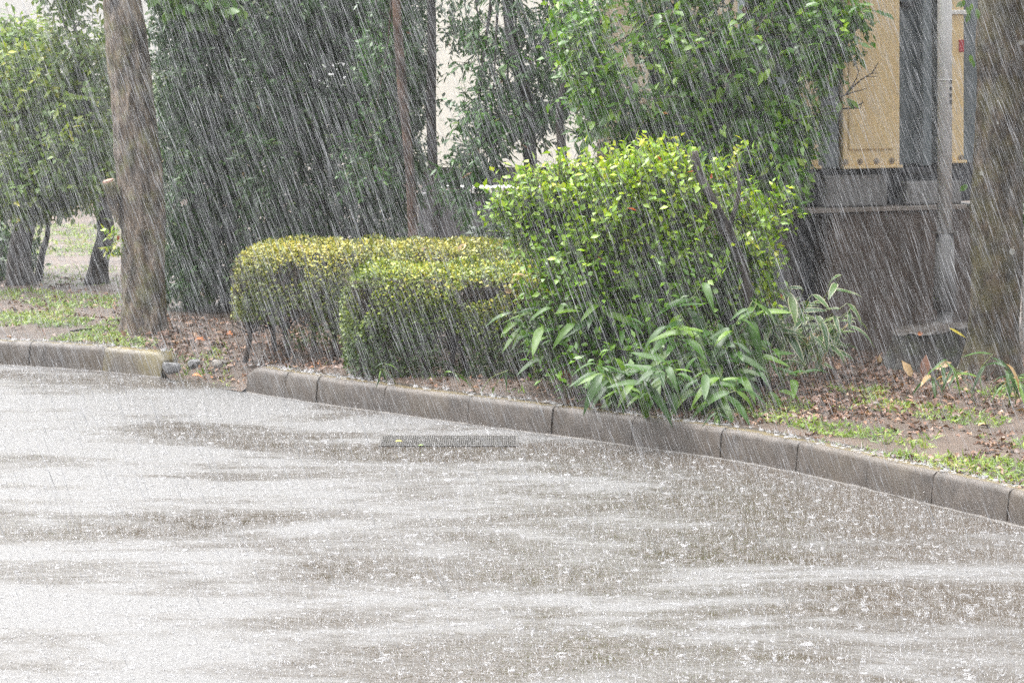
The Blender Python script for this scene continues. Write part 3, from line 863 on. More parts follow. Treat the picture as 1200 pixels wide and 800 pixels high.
for px, pts_ in ((785, [(790, 400), (788, 260), (785, 180), (770, 120), (760, 60)]), (735, [(750, 400), (740, 260), (734, 180), (722, 110)])):
    P_ = [at(x, y, 19.6) for x, y in pts_]
    link('stem', tube_mesh('stem', P_, list(np.linspace(0.035, 0.015, len(P_))), 9, 0.08, 7, True, px, 4), G['bark_dark'], TB)
link('limb', tube_mesh('limb', [at(905, 140, 19.5), at(885, 110, 19.4), at(868, 98, 19.3), at(850, 80, 19.2)], [0.03, 0.026, 0.02, 0.01], 9, 0.08, 7, True, 4, 4), G['bark_red'], TB)
# long twig reaching over the tan panel, with its bare forked end
tw = []
def twig(pts, r0, r1, D):
    for k in range(len(pts) - 1):
        f0 = k / (len(pts) - 1); f1 = (k + 1) / (len(pts) - 1)
        tw.append((np.array(at(*pts[k], D)), np.array(at(*pts[k + 1], D)), r0 + (r1 - r0) * f0, r0 + (r1 - r0) * f1))
twig([(880, 158), (910, 158), (940, 138), (975, 128), (1000, 127), (1012, 120)], 0.007, 0.004, 19.2)
twig([(990, 112), (1003, 99), (1010, 93), (1022, 86), (1029, 74)], 0.006, 0.003, 19.2)
twig([(990, 112), (998, 102), (1004, 92), (1006, 84), (1003, 75)], 0.005, 0.002, 19.2)
twig([(1022, 86), (1031, 86)], 0.003, 0.0015, 19.2); twig([(1015, 90), (1028, 90)], 0.003, 0.0015, 19.2); twig([(1006, 84), (1011, 78)], 0.003, 0.0015, 19.2)
twig([(970, 118), (990, 112), (1000, 108), (1016, 104)], 0.006, 0.002, 19.2)
twig([(985, 128), (998, 127), (1008, 127), (1011, 118)], 0.005, 0.002, 19.2)
twig([(985, 20), (1000, 14), (1020, 12), (1038, 16)], 0.005, 0.002, 19.2)
twig([(985, 30), (1000, 24), (1009, 30)], 0.004, 0.002, 19.2)
o = link('twigs', tubes_joined('twigs', tw, 5), G['twig'], TB); o['kind'] = 'stuff'
me_b = leaf_mesh_single('leaf', LEAF8, G['tree_obj'], 0.09, 0.055)
me_b2 = leaf_mesh_single('leaf', LEAF8, G['tree_obj'], 0.11, 0.085)
for px, py, dx, dy in ((905, 205, -.3, 1), (918, 212, .1, 1), (922, 205, .9, .3), (912, 190, .8, -.3), (900, 195, -.8, .3), (925, 190, .9, -.2), (931, 200, 1, .3), (908, 222, .1, 1), (897, 210, -.6, .8), (916, 182, .3, -.6), (1000, 14, .3, .6), (1008, 12, .8, .4), (1016, 13, .5, .7), (1026, 13, .9, .4), (1036, 16, .9, .5), (1004, 25, .7, .6), (985, 120, -.3, .9), (992, 115, .6, .9), (996, 118, .8, .6), (978, 112, -.6, -.3), (880, 150, .4, .9), (872, 140, -.5, .7)):
    D = 19.1
    place_leaf('leaf', me_b2 if py > 180 else me_b, at(px, py, D), (dx, -0.25, -dy), (0.1, -0.6, 0.8), random.uniform(.75, 1.0), TB)
lvb, sgb = twig_foliage([ell(700, 90, 19.0, 60, 80, 0.1, 1), ell(800, 70, 18.95, 90, 90, 0.1, 1.2), ell(900, 80, 18.95, 80, 90, 0.1, 1)], 52, 5, 0.09, 0.05, 0.22, 0.2, 2, 93)
for k in range(len(lvb[0])):
    place_leaf('leaf', me_b, lvb[0][k], lvb[1][k], lvb[2][k], random.uniform(.7, 1.1), TB)
twigs_part(TB, sgb, 0.004, G['twig'], 1, 'outer_twigs')

# ---------------------------------------------------------------- walls in the background
bw = empty('building', (0, 31, SOIL)); tag(bw, 'cream rendered building glimpsed through gaps behind the centre tree', 'building')
mb = MB()
x0, x1 = (482 - 600) * 31 / F, (735 - 600) * 31 / F
zb = CAM_H - 196 * 31 / F
mb.box(x0, x1, 0, 4, zb - SOIL, 3.6); mb.build('wall', G['cream'], bw)
mb = MB(); mb.box(x0 + .1, x1 - .1, 0.15, 3.8, -0.05, zb - SOIL); mb.build('base', G['wall_dark'], bw)
mb = MB(); mb.box(x0 - 0.08, x1 + 0.08, -0.1, 4.1, 3.6, 3.75); mb.build('roof_slab', G['cream'], bw)

wb = empty('building', (-6.6, 44, SOIL)); tag(wb, 'white building added to stand in for the sky gap in the upper left corner', 'building')
mb = MB(); mb.box(-2.2, 2.0, 0, 4, -0.1, 2.9); mb.build('wall', G['white'], wb)  # added wall, gives the bright sky gap between the leaves
mb = MB(); mb.box(-2.35, 2.15, -0.15, 4.1, 2.9, 3.05); mb.build('roof_slab', G['cream'], wb)

lw = empty('low_wall', (0, 26.5, SOIL)); tag(lw, 'dark low wall with a white rail, seen left of the bush', 'wall')
sL = 26.5 / F
mb = MB(); mb.box((490 - 600) * sL, (640 - 600) * sL, 0, 0.2, -0.05, CAM_H - 227 * sL - SOIL); mb.build('wall', G['wall_dark'], lw)
mb = MB(); mb.box((512 - 600) * sL, (640 - 600) * sL, -0.05, 0.25, CAM_H - 226.5 * sL - SOIL, CAM_H - 219 * sL - SOIL); mb.build('rail', G['white'], lw, 0.008)

bb = empty('wall', (0, 23.5, SOIL)); tag(bb, 'beige wall with a brown lower band hidden behind the bright tree', 'wall')
sB = 23.5 / F
xa, xb = (700 - 600) * sB, (965 - 600) * sB
mb = MB(); mb.box(xa, xb, 0, 0.2, CAM_H - 168 * sB - SOIL, 2.9); mb.build('upper_wall', G['beige'], bb)
mb = MB(); mb.box(xa, xb, 0.02, 0.2, -0.05, CAM_H - 168 * sB - SOIL); mb.build('lower_band', G['brown_band'], bb)

# dark shrub mass between low wall and beige wall, behind the bush
u = empty('shrub', gnd(700, 350)); tag(u, 'dark shaded shrub behind the bright bush, below the beige wall', 'shrub')
lv, sg = twig_foliage([ell(600, 285, 22.9, 60, 60, 0.3, 1), ell(700, 290, 22.8, 80, 100, 0.3, 1), ell(820, 290, 22.6, 80, 95, 0.3, 1), ell(900, 300, 22.4, 60, 90, 0.3, 1)], 900, 8, 0.06, 0.028, 0.18, -2, 2, 74)
leaf_obj('foliage', *lv, G['tall'], u); twigs_part(u, sg, 0.004, G['twig'], 2)

# ---------------------------------------------------------------- tan-panelled steel unit on its plinth
DU = 19.9
org = at(975, 0, DU); ANG = radians(22)
un = empty('equipment_unit', (org.x, org.y, SOIL), ANG)
tag(un, 'slate grey steel unit with tan bolted panels on a brown concrete plinth', 'equipment')
ca = cos(ANG)
def ux(px):
    """local x along the face for the image column px"""
    k = (px - 600) / F
    # (org.x + t*cos) = k * (org.y + t*sin)
    return (k * org.y - org.x) / (cos(ANG) - k * sin(ANG))
def uz(px, py):
    t_ = ux(px); D = org.y + t_ * sin(ANG)
    return CAM_H - py * D / F - SOIL
zp = uz(1040, 242)            # plinth top
ztop = 3.1
mb = MB(); mb.box(ux(976), ux(1190), 0.0, 1.2, -0.1, zp - 0.03); mb.build('plinth', G['plinth'], un, 0.01)
mb = MB(); mb.box(ux(944), ux(976) - 0.003, 0.25, 1.2, -0.1, zp - 0.04); mb.build('recessed_base', G['dark_steel'], un)
mb = MB(); mb.box(ux(942), ux(1131), -0.03, 1.2, zp - 0.03, zp); mb.build('plinth_cap', G['plinth_cap'], un, 0.006)
zb = uz(1010, 199)            # underside of the panels
for xa, xb, py, nm in ((972, 1044, 206, 'pad'), (1066, 1131, 213, 'pad')):
    mb = MB(); mb.box(ux(xa), ux(xb), 0.04, 0.9, zp + 0.002, uz(xa, py)); mb.build(nm, G['block'], un, 0.012)
mb = MB(); mb.box(ux(946), ux(1180), 0.16, 1.0, zp + 0.01, zb + 0.02); mb.build('base_frame', G['dark_steel'], un)
mb = MB(); mb.box(ux(946), ux(1180), 0.13, 1.0, zb + 0.025, ztop); mb.build('body', G['slate'], un)
# columns
for xa, xb, d in ((967, 986, 0.03), (1058, 1068, 0.085), (1086, 1097, 0.05)):
    mb = MB(); mb.box(ux(xa), ux(xb), d, 0.128, zb + 0.01, ztop - 0.01); mb.build('column', G['slate'], un, 0.008)
mb = MB(); mb.box(ux(1060), ux(1096), 0.06, 0.5, zb - 0.035, zb + 0.005); mb.build('cross_beam', G['dark_steel'], un, 0.006)
mb = MB(); mb.box(ux(1062), ux(1078), 0.06, 0.12, uz(1070, 8), uz(1070, 2)); mb.build('hinge', G['dark_steel'], un, 0.004)
def panel(xa, xb, pyb, d, bolts):
    z0 = uz((xa + xb) / 2, pyb); X0, X1 = ux(xa), ux(xb)
    mb = MB(); mb.box(X0, X1, d, 0.125, z0, ztop - 0.02); p_ = mb.build('panel', G['tan'], un, 0.014)
    mb = MB(); mb.box(X0 - 0.004, X1 + 0.008, d - 0.022, d + 0.03, z0 - 0.012, z0 + 0.006); mb.build('lip', G['tan'], p_, 0.003)
    if X1 - X0 > 0.2:
        mb = MB(); mb.box(X0 + 0.035, X1 - 0.05, d - 0.012, d + 0.01, z0 + 0.105, ztop - 0.05); mb.build('raised_field', G['tan'], p_, 0.01)
    for bx_, by_ in bolts:
        c_ = (ux(bx_), d - 0.001, uz(bx_, by_))
        mb = MB(); mb.cyl(c_, (0, -1, 0), 0.021, 0.019, 0.004, 14); mb.cyl((c_[0], c_[1] - 0.004, c_[2]), (0, -1, 0), 0.011, 0.010, 0.010, 6)
        mb.build('bolt', G['bolt'], p_)
panel(988, 1055, 195, 0.0, [(991, 190), (1008, 189.5), (1027, 189), (1045, 188.5)])
panel(1110, 1132, 189, 0.02, [(1128, 185)])
panel(946, 964.5, 196, 0.05, [])
mb = MB(); mb.box(ux(1110), ux(1134), 0.005, 0.06, uz(1120, 17), uz(1120, 12)); mb.build('joint_strip', G['white'], un, 0.003)
mb = MB(); mb.box(ux(1125.5), ux(1131), 0.012, 0.022, uz(1128, 61), uz(1128, 47)); mb.build('red_tag', G['red'], un, 0.002)

# rain pipe in front of the unit
DP = 19.95
pp = empty('rain_pipe', at(1107, 0, DP) * 1.0); pp.location.z = SOIL
tag(pp, 'pale grey round rain pipe with a wider foot before the tan panels', 'pipe')
s_ = DP / F
zc = CAM_H - 271 * s_ - SOIL; zf = CAM_H - 362 * s_ - SOIL
mb = MB(); mb.cyl((0, 0, zc), (0, 0, 1), 0.047, 0.047, 3.1 - zc, 20, True); mb.build('pipe', G['pipe'], pp, smooth=True)
mb = MB(); mb.cyl((0, 0, zf), (0, 0, 1), 0.076, 0.056, zc - zf - 0.012, 20); mb.build('foot', G['block'], pp, smooth=True)
mb = MB(); mb.cyl((0, 0, -0.1), (0, 0, 1), 0.05, 0.05, zf + 0.1, 16); mb.build('lower_pipe', G['block'], pp, smooth=True)
mb = MB(); mb.box(-0.085, 0.085, -0.055, 0.0, zc - 0.012, zc + 0.003); mb.build('bracket', G['kerb_base'], pp, 0.002)
mb = MB(); mb.cyl((0, 0, CAM_H - 95 * s_ - SOIL), (0, 0, 1), 0.0495, 0.0495, 0.012, 20); mb.build('joint_ring', G['pipe'], pp, smooth=True)
for k in range(4):
    mb = MB(); mb.box(0.028, 0.040, -0.0425, -0.030, CAM_H - (122 - k * 8) * s_ - SOIL, CAM_H - (117.5 - k * 8) * s_ - SOIL); mb.build('mark', G['dark_steel'], pp)

# ---------------------------------------------------------------- trunk at the right edge
DR = 18.7
b0 = gnd(1163, 438)
T = tree_root('tree', b0, 'thick mossy tree trunk with pale lichen spots at the right edge')
pts = [at(1162, 444, DR), at(1164, 400, DR), at(1167, 320, DR), at(1169, 240, DR), at(1172, 160, DR), at(1177, 80, DR), at(1184, 0, DR), at(1194, -90, DR), at(1200, -220, DR)]
rad = [0.175, 0.160, 0.150, 0.150, 0.155, 0.165, 0.19, 0.17, 0.12]
link('trunk', tube_mesh('trunk', pts, rad, 80, 0.085, 5, True, 13, 16, flare=(0.3, 0.25)), G['bark_right'], T)
cr = [(3.4, 19.2, 4.2, 1.1, 1.0, 0.75, 1), (2.8, 19.4, 4.3, 0.8, 0.9, 0.7, .8)]
limbs(T, [at(1197, -150, DR), at(1200, -210, DR)], cr, 8, 0.05, G['bark_right'], 23)
lv, sg = twig_foliage(cr, 750, 8, 0.085, 0.042, 0.2, 0.2, 2.0, 37, droop=0.4)
leaf_obj('crown', *lv, G['tree_b'], T); twigs_part(T, sg, 0.003, G['twig'], 2)
for px, py, dx, dy in ((1133, 8, .3, 1), (1139, 4, -.2, 1), (1144, 10, .2, 1), (1130, 0, -.4, 1), (1136, 16, -.3, .9), (1137, 64, .1, 1), (1134, 216, -.6, .5), (1139, 70, .3, 1), (1128, 2, -.7, .6)):
    place_leaf('leaf', me_b, at(px, py, 18.45), (dx, -.1, -dy), (.3, -.9, .2), random.uniform(.5, .8), T)

# white post at the very right
wp = empty('post', gnd(1206, 400)); tag(wp, 'white post just showing beyond the mossy trunk at right edge', 'post')
sP = wp.location.y / F
mb = MB(); mb.box(-0.045, 0.045, -0.045, 0.045, -0.1, (400 - 290) * sP); mb.build('shaft', G['white'], wp, 0.006)
mb = MB(); mb.box(-0.052, 0.052, -0.052, 0.052, (400 - 290) * sP, (400 - 286) * sP); mb.build('cap', G['brown_band'], wp, 0.004)
# shrubs beyond the right edge, out towards the back
u = empty('shrub', (3.9, 21.5, SOIL)); tag(u, 'dark shrub standing behind the mossy trunk at the right edge', 'shrub')
lv, sg = twig_foliage([(3.7, 21.6, 1.1, 0.5, 0.5, 1.0, 1), (4.8, 21.4, 1.4, 0.8, 0.6, 1.3, 1.4)], 900, 8, 0.07, 0.034, 0.2, -2, 2, 75)
leaf_obj('foliage', *lv, G['tree'], u); twigs_part(u, sg, 0.004, G['twig'], 2)

# ---------------------------------------------------------------- stump
DS = 19.1
sb = gnd(1089, 430)
S = empty('tree_stump', sb); tag(S, 'low dark tree stump with a tilted sawn top before the plinth', 'stump')
seg = 26; ringz = [(-0.05, 0.34), (0.03, 0.29), (0.10, 0.255), (0.19, 0.236), (0.225, 0.232)]
V = []; Fs = []
for k, (z, r) in enumerate(ringz):
    for q in range(seg):
        t_ = 2 * pi * q / seg
        rr = r * (1 + 0.05 * sin(3 * t_ + 1) + 0.03 * sin(7 * t_ + k))
        V.append((rr * cos(t_), rr * sin(t_) * 0.9, z + (0.026 * cos(t_) * (z / 0.225) if z > 0 else 0)))
for k in range(len(ringz) - 1):
    for q in range(seg):
        Fs.append((k * seg + q, k * seg + (q + 1) % seg, (k + 1) * seg + (q + 1) % seg, (k + 1) * seg + q))
me = bpy.data.meshes.new('bark'); me.from_pydata(V, [], Fs)
for p in me.polygons: p.use_smooth = True
link('bark', me, G['stump'], S, local=True)
V = []; Fs = []
for k, (r, dz) in enumerate(((0.236, 0.0), (0.222, 0.016), (0.12, 0.02), (0.0, 0.018))):
    for q in range(seg):
        t_ = 2 * pi * q / seg
        rr = r * (1 + 0.05 * sin(3 * t_ + 1) + 0.02 * sin(9 * t_ + k))
        V.append((rr * cos(t_), rr * sin(t_) * 0.9, 0.226 + dz + 0.026 * cos(t_) * (r / 0.23) + (0.008 * sin(5 * t_ + k) + 0.006 * sin(11 * t_)) * (r > 0.1)))
for k in range(3):
    for q in range(seg):
        Fs.append((k * seg + q, k * seg + (q + 1) % seg, (k + 1) * seg + (q + 1) % seg, (k + 1) * seg + q))
me = bpy.data.meshes.new('sawn_top'); me.from_pydata(V, [], Fs); link('sawn_top', me, G['cut'], S, local=True)

# ---------------------------------------------------------------- clipped hedges
def clipped(name, label, X0, X1, Y0, Y1, ztop, mat, n, base, seed, lean=0.0, bare=0.3, endbare=False, L=0.024, W=0.015):
    h = empty(name, ((X0 + X1) / 2, (Y0 + Y1) / 2, SOIL)); tag(h, label, 'hedge', 'low clipped hedges by the kerb')
    cx, cy, hx, hy = (X0 + X1) / 2, (Y0 + Y1) / 2, (X1 - X0) / 2, (Y1 - Y0) / 2
    z0 = base; hz = (ztop - z0) / 2; cz = (ztop + z0) / 2
    out = []
    tot = 0
    while tot < n:
        m_ = n
        p = rng.uniform(-1, 1, (m_, 3))
        # super-ellipsoid shell, clipped flat and square with soft corners
        r = (np.abs(p[:, 0]) ** 7 + np.abs(p[:, 1]) ** 7 + np.abs(p[:, 2]) ** 7) ** (1 / 7)
        q = p / r[:, None] * (0.74 + 0.26 * rng.uniform(0, 1, m_) ** 0.4)[:, None]
        w = q * np.array([hx, hy, hz]) + np.array([cx, cy, cz])
        cr_ = np.clip(np.minimum((q[:, 0] + 1) * hx, (1 - q[:, 0]) * hx), 0, 0.16) / 0.16
        cr2 = np.clip(np.minimum((q[:, 1] + 1) * hy, (1 - q[:, 1]) * hy), 0, 0.18) / 0.18
        tz = np.clip((q[:, 2] - 0.1) / 0.9, 0, 1)
        w[:, 2] -= tz * (0.085 * (1 - cr_) ** 2 + 0.075 * (1 - cr2) ** 2)
        w += 0.018 * np.stack([wav(w * 4, seed), wav(w * 4, seed + 1), wav(w * 4, seed + 2)], 1)
        low = np.clip((w[:, 2] - z0) / (ztop - z0), 0, 1)
        hole = wav(w * 3.2, seed + 5) * 0.5 + wav(w * 8, seed + 6) * 0.3
        keep = (rng.uniform(0, 1, m_) < np.clip(low * 2.1 - bare + 0.3 * hole, 0.0, 1)) & ((hole > -0.30) | (low > 0.84))
        if endbare: keep &= (w[:, 0] > X0 + 0.34) | (w[:, 2] > 0.40 + 0.05 * hole)
        out.append(w[keep]); tot += keep.sum()
        on = None
    w = np.concatenate(out)[:n]
    O = unit((w - np.array([cx, cy, cz])) / np.array([hx, hy, hz]))
    k = len(w)
    Dr = unit(rand_dir(k) + O * 0.5 + np.array([0, 0, 0.3])); Nr = O * 0.8 + rand_dir(k) * 0.6 + np.array([0, 0, 0.6])
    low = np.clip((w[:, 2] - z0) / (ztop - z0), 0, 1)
    new = np.clip(low * 0.8 - 0.22 + 0.25 * wav(w * 2.4, seed + 9) + rng.uniform(-0.25, 0.5, k) + 0.02, 0, 1)  # yellower new growth on top, plus shade painted into the lower leaves
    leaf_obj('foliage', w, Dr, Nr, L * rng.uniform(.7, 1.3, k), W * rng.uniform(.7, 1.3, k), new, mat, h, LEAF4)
    # woody stems
    segs = []
    ns = int((X1 - X0) / 0.13)
    for q in range(ns):
        x = X0 + 0.1 + (X1 - X0 - 0.2) * (q + random.uniform(-.25, .25)) / max(1, ns - 1); y = random.uniform(Y0 + 0.15 * (Y1 - Y0), Y1 - 0.25 * (Y1 - Y0))
        pth = [(x, y, SOIL - 0.03), (x + random.uniform(-.04, .04), y, SOIL + 0.16), (x + random.uniform(-.1, .1), y + random.uniform(-.08, .08), SOIL + 0.36)]
        link('stem', tube_mesh('stem', pth, [0.019, 0.015, 0.011], 8, 0.12, 9, True, q + seed, 3), G['twig'], h)
        for c_ in range(44):
            a_ = np.array(pth[random.randint(1, 2)]) + rng.normal(size=3) * 0.012
            b_ = a_ + np.array([random.uniform(-.22, .22), random.uniform(-.3, .2), random.uniform(.02, .34)])
            b_ = np.clip(b_, [X0 + 0.03, Y0 + 0.05, SOIL], [X1 - 0.03, Y1 - 0.03, ztop - 0.07])
            segs.append((a_, b_, 0.0055, 0.0022))
            for c2 in range(2):
                d_ = b_ + rng.normal(size=3) * 0.09
                d_ = np.clip(d_, [X0, Y0 + 0.02, SOIL + .05], [X1, Y1, ztop - 0.05])
                segs.append((b_, d_, 0.0025, 0.0012))
    o = link('branches', tubes_joined('branches', segs, 4), G['twig'], h); o['kind'] = 'stuff'
    return h
XB0 = (268 - 600) * 19.4 / F
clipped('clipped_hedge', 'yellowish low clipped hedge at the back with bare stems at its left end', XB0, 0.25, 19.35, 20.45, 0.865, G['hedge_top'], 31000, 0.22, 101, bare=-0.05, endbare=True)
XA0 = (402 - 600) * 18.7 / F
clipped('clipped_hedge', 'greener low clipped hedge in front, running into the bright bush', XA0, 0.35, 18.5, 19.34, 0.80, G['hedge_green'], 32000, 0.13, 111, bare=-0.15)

# ---------------------------------------------------------------- bright bush
DB = 17.9
B = empty('bush', gnd(720, 452)); tag(B, 'bright yellow-green leafy bush at the end of the clipped hedge', 'bush')
els = [ell(655, 265, 18.1, 68, 58, 0.38, 1.0), ell(720, 250, 17.95, 70, 62, 0.4, 1.1), ell(775, 245, 17.95, 60, 60, 0.38, 1.0), ell(690, 340, 17.8, 75, 60, 0.36, .9), ell(790, 330, 17.8, 70, 70, 0.36, .8), ell(765, 208, 18.0, 42, 22, 0.25, .4), ell(632, 240, 18.1, 46, 24, 0.3, .4), ell(860, 300, 18.1, 45, 60, 0.3, .45), ell(700, 400, 17.75, 85, 50, 0.3, .8), ell(800, 400, 17.7, 90, 55, 0.3, .8), ell(870, 380, 17.9, 50, 55, 0.25, .5), ell(760, 440, 17.35, 115, 28, 0.16, .6), ell(880, 250, 18.0, 40, 45, .25, .35)] + [ell(590 + 34 * q, 238 - 9 * (q % 3) - 1.6 * q, 18.0, 12, 26, .06, .07) for q in range(9)]
lv, sg = twig_foliage(els, 3100, 8, 0.049, 0.029, 0.25, 0.55, 2.4, 121, up=0.8, droop=0.05, nup=1.0, shell=0.55)
# yellower young growth on top; the darker lower half is shade put into the colour
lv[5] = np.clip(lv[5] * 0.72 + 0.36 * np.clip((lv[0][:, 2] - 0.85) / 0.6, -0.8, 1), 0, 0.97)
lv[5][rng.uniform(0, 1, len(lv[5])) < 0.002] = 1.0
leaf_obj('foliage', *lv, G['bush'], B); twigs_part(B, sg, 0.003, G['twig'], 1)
for k in range(12):
    x = B.location.x + random.uniform(-.3, .4); y = B.location.y + random.uniform(-.1, .25)
    e = els[k % len(els)]
    link('stem', tube_mesh('stem', [(x, y, SOIL - 0.02), (x * .7 + e[0] * .3, y, SOIL + 0.3), (e[0] * .7 + x * .3, e[1], e[2] - 0.1), (e[0] + random.uniform(-.15, .15), e[1], e[2] + e[5] * 0.7)], [0.016, 0.013, 0.009, 0.004], 7, 0.1, 9, True, k, 3), G['twig'], B)
me_y = leaf_mesh_single('leaf', LEAF8, G['bush_obj'], 0.050, 0.030)
lvn, sgn = twig_foliage([ell(650, 225, 17.75, 62, 28, 0.12, 1), ell(720, 205, 17.7, 60, 24, 0.12, 1), ell(780, 200, 17.7, 55, 22, 0.12, 1), ell(700, 270, 17.55, 100, 45, 0.1, 1.2), ell(890, 290, 17.75, 28, 40, 0.1, .3)], 56, 5, 0.05, 0.03, 0.13, -2, 2, 122, up=0.9, droop=0.0, nup=1.0)
for k in range(len(lvn[0])):
    place_leaf('leaf', me_y, lvn[0][k], lvn[1][k], lvn[2][k], random.uniform(.7, 1.15), B)
twigs_part(B, sgn, 0.0025, G['twig'], 1, 'shoot_tips')

# pruned leaning stem right of the bush
DC = 17.75
cs = empty('pruned_shrub', gnd(888, 455)); tag(cs, 'pruned woody stem leaning left out of the bush, cut at the top', 'shrub')
st = link('stem', tube_mesh('stem', [at(893, 455, 18.0), at(884, 380, DC), at(870, 315, DC), at(855, 275, DC), at(835, 235, DC), at(820, 205, DC), at(813, 178, DC)], [0.036, 0.032, 0.03, 0.029, 0.027, 0.026, 0.026], 12, 0.09, 9, True, 5, 5), G['bark_dark'], cs)
mb = MB(); mb.cyl(at(813, 178.5, DC), at(812.6, 176, DC) - at(813, 178.5, DC), 0.0245, 0.022, 0.006, 12); mb.build('cut_face', G['cut'], st, local=False)
link('branch', tube_mesh('branch', [at(853, 272, DC), at(860, 250, DC - .03), at(866, 225, DC - .05), at(864, 190, DC - .05)], [0.019, 0.015, 0.011, 0.005], 9, 0.08, 9, True, 6, 4), G['bark_dark'], cs)
link('branch', tube_mesh('branch', [at(866, 300, DC), at(838, 262, DC + .05), at(812, 240, DC + .1), at(800, 215, DC + .1)], [0.014, 0.011, 0.009, 0.004], 9, 0.08, 9, True, 7, 4), G['twig'], cs)
lv, sg = twig_foliage([ell(885, 265, 17.8, 22, 40, 0.12, 1), ell(895, 320, 17.8, 30, 40, 0.15, 1)], 60, 6, 0.05, 0.03, 0.14, -2, 2, 125, up=0.4, rbias=0.15)
leaf_obj('foliage', *lv, G['bush'], cs); twigs_part(cs, sg, 0.0025, G['twig'], 1)

# ---------------------------------------------------------------- bamboo grass, every leaf an object
def sasa_mesh(name, mat, L, W, droop, curl, seed):
    r = np.random.default_rng(seed)
    nu, vv = 9, [-1, -0.72, 0, 0.72, 1]
    V = []; E = []
    for a_ in range(nu):
        u = a_ / (nu - 1)
        w = W * 0.5 * (min(1, (u / 0.22)) ** 0.7 * (1 - max(0, (u - 0.3) / 0.7) ** 2.2)) + 0.0006
        x = L * (u - 0.10 * droop * u * u * 2); z = -L * droop * u * u
        for v in vv:
            V.append((x, v * w, z + abs(v) * w * 0.22 + 0.002 * sin(u * 9 + v * 3 + seed) + curl * v * w * u))
            E.append(max(abs(v), 0.86 if u > 0.93 else 0))
    Fq = [(a_ * 5 + b_, (a_ + 1) * 5 + b_, (a_ + 1) * 5 + b_ + 1, a_ * 5 + b_ + 1) for a_ in range(nu - 1) for b_ in range(4)]
    me = mesh_np(name, V, Fq, np.full(len(V), .5), True, {'edge': E}); me.materials.append(mat)
    return me
SAS = [sasa_mesh('leaf', G['sasa'], 0.27, 0.056, d, c, k) for k, (d, c) in enumerate(((0.25, 0.1), (0.45, -0.2), (0.12, 0.2), (0.6, 0.0)))]
SASW = [sasa_mesh('leaf', G['sasa_w'], 0.22, 0.050, d, c, k + 9) for k, (d, c) in enumerate(((0.3, 0.1), (0.5, -0.2), (0.15, 0.2), (0.7, 0.1)))]
SASN = [sasa_mesh('leaf', G['sasa'], 0.20, 0.022, d, c, k + 19) for k, (d, c) in enumerate(((0.3, 0.1), (0.5, -0.2), (0.8, 0.2)))]
STRAW = [sasa_mesh('leaf', G['straw'], 0.16, 0.03, d, c, k + 29) for k, (d, c) in enumerate(((0.5, 0.6), (0.9, -0.7), (0.3, 0.9)))]

def sasa(bpx, bpy_, z0, culms, meshes, label, seed, sc=1.0, hgt=0.5, spread=0.3, per=5, lean=(0, -0.15), group='bamboo grass by the kerb', straw=0.0, depth=0.12, name='bamboo_grass', cat='bamboo grass'):
    r = random.Random(seed)
    b = gnd(bpx, bpy_)
    t_ = empty(name, b); tag(t_, label, cat, group)
    for c_ in range(culms):
        x = b.x + r.uniform(-spread, spread) * 0.5; y = b.y + r.uniform(-depth, depth)
        h = hgt * r.uniform(0.55, 1.1)
        lx = r.uniform(-spread, spread) * 0.8 + lean[0]; ly = lean[1] + r.uniform(-.12, .1)
        p0 = Vector((x, y, SOIL - 0.03)); p1 = Vector((x + lx * 0.4, y + ly * 0.4, SOIL + h * 0.6)); p2 = Vector((x + lx, y + ly, SOIL + h))
        link('culm', tube_mesh('culm', [p0, p1, p2], [0.0035, 0.003, 0.002], 5, 0, 5, True, 0, 3), G['sasa_culm'], t_)
        a0 = r.uniform(0, 2 * pi)
        for k in range(per):
            f = 1 - 0.09 * k if k < 4 else r.uniform(0.35, 0.7)
            p = p0 * (1 - f) ** 2 + p1 * 2 * f * (1 - f) + p2 * f * f
            a_ = a0 + k * 2.3 + r.uniform(-.4, .4)
            d = Vector((cos(a_), sin(a_) * 0.75 - 0.25, r.uniform(-0.85, 0.4)))
            me = r.choice(STRAW) if r.random() < straw else r.choice(meshes)
            nrm = Vector((r.uniform(-.3, .3), r.uniform(-.75, -.1), 1.0))
            o = place_leaf('leaf', me, p, d, nrm, sc * r.uniform(.5, 1.1), t_)
    return t_
m, nt, out = mat_new('bamboo_culm'); principled(nt, out, (0.14, 0.17, 0.05), 0.4); G['sasa_culm'] = m

sasa(690, 462, 0, 8, SAS, 'bamboo grass leaning over the kerb at the foot of the bush, leftmost clump', 1, 0.95, 0.50, 0.28)
sasa(748, 466, 0, 11, SAS, 'broad bamboo grass clump arching high before the middle of the bush', 2, 0.95, 0.62, 0.34)
sasa(800, 474, 0, 12, SAS, 'broad bamboo grass clump drooping onto the kerb edge', 3, 0.95, 0.45, 0.3)
sasa(855, 472, 0, 12, SAS, 'green bamboo grass clump right of the drooping clump by the kerb', 4, 0.9, 0.55, 0.3)
sasa(893, 455, 0, 11, SASW, 'leftmost pale-edged bamboo grass, tucked in at the foot of the pruned stem', 5, 0.95, 0.55, 0.3, lean=(0.04, -0.1))
sasa(932, 444, 0, 9, SASW, 'pale-edged bamboo grass between the tallest pale-edged clump and the shortest one', 6, 0.9, 0.45, 0.26, lean=(0.1, -0.1))
sasa(722, 476, 0, 9, SAS, 'low bamboo grass spilling over the kerb left of the drooping clump', 21, 0.85, 0.28, 0.3, lean=(0, -0.2))
sasa(775, 484, 0, 9, SAS, 'low bamboo grass whose leaf tips reach down the kerb face', 22, 0.95, 0.30, 0.3, lean=(0, -0.22))
sasa(832, 486, 0, 8, SAS, 'low dark bamboo grass beside the light grass tuft', 23, 0.85, 0.30, 0.28, lean=(0, -0.12))
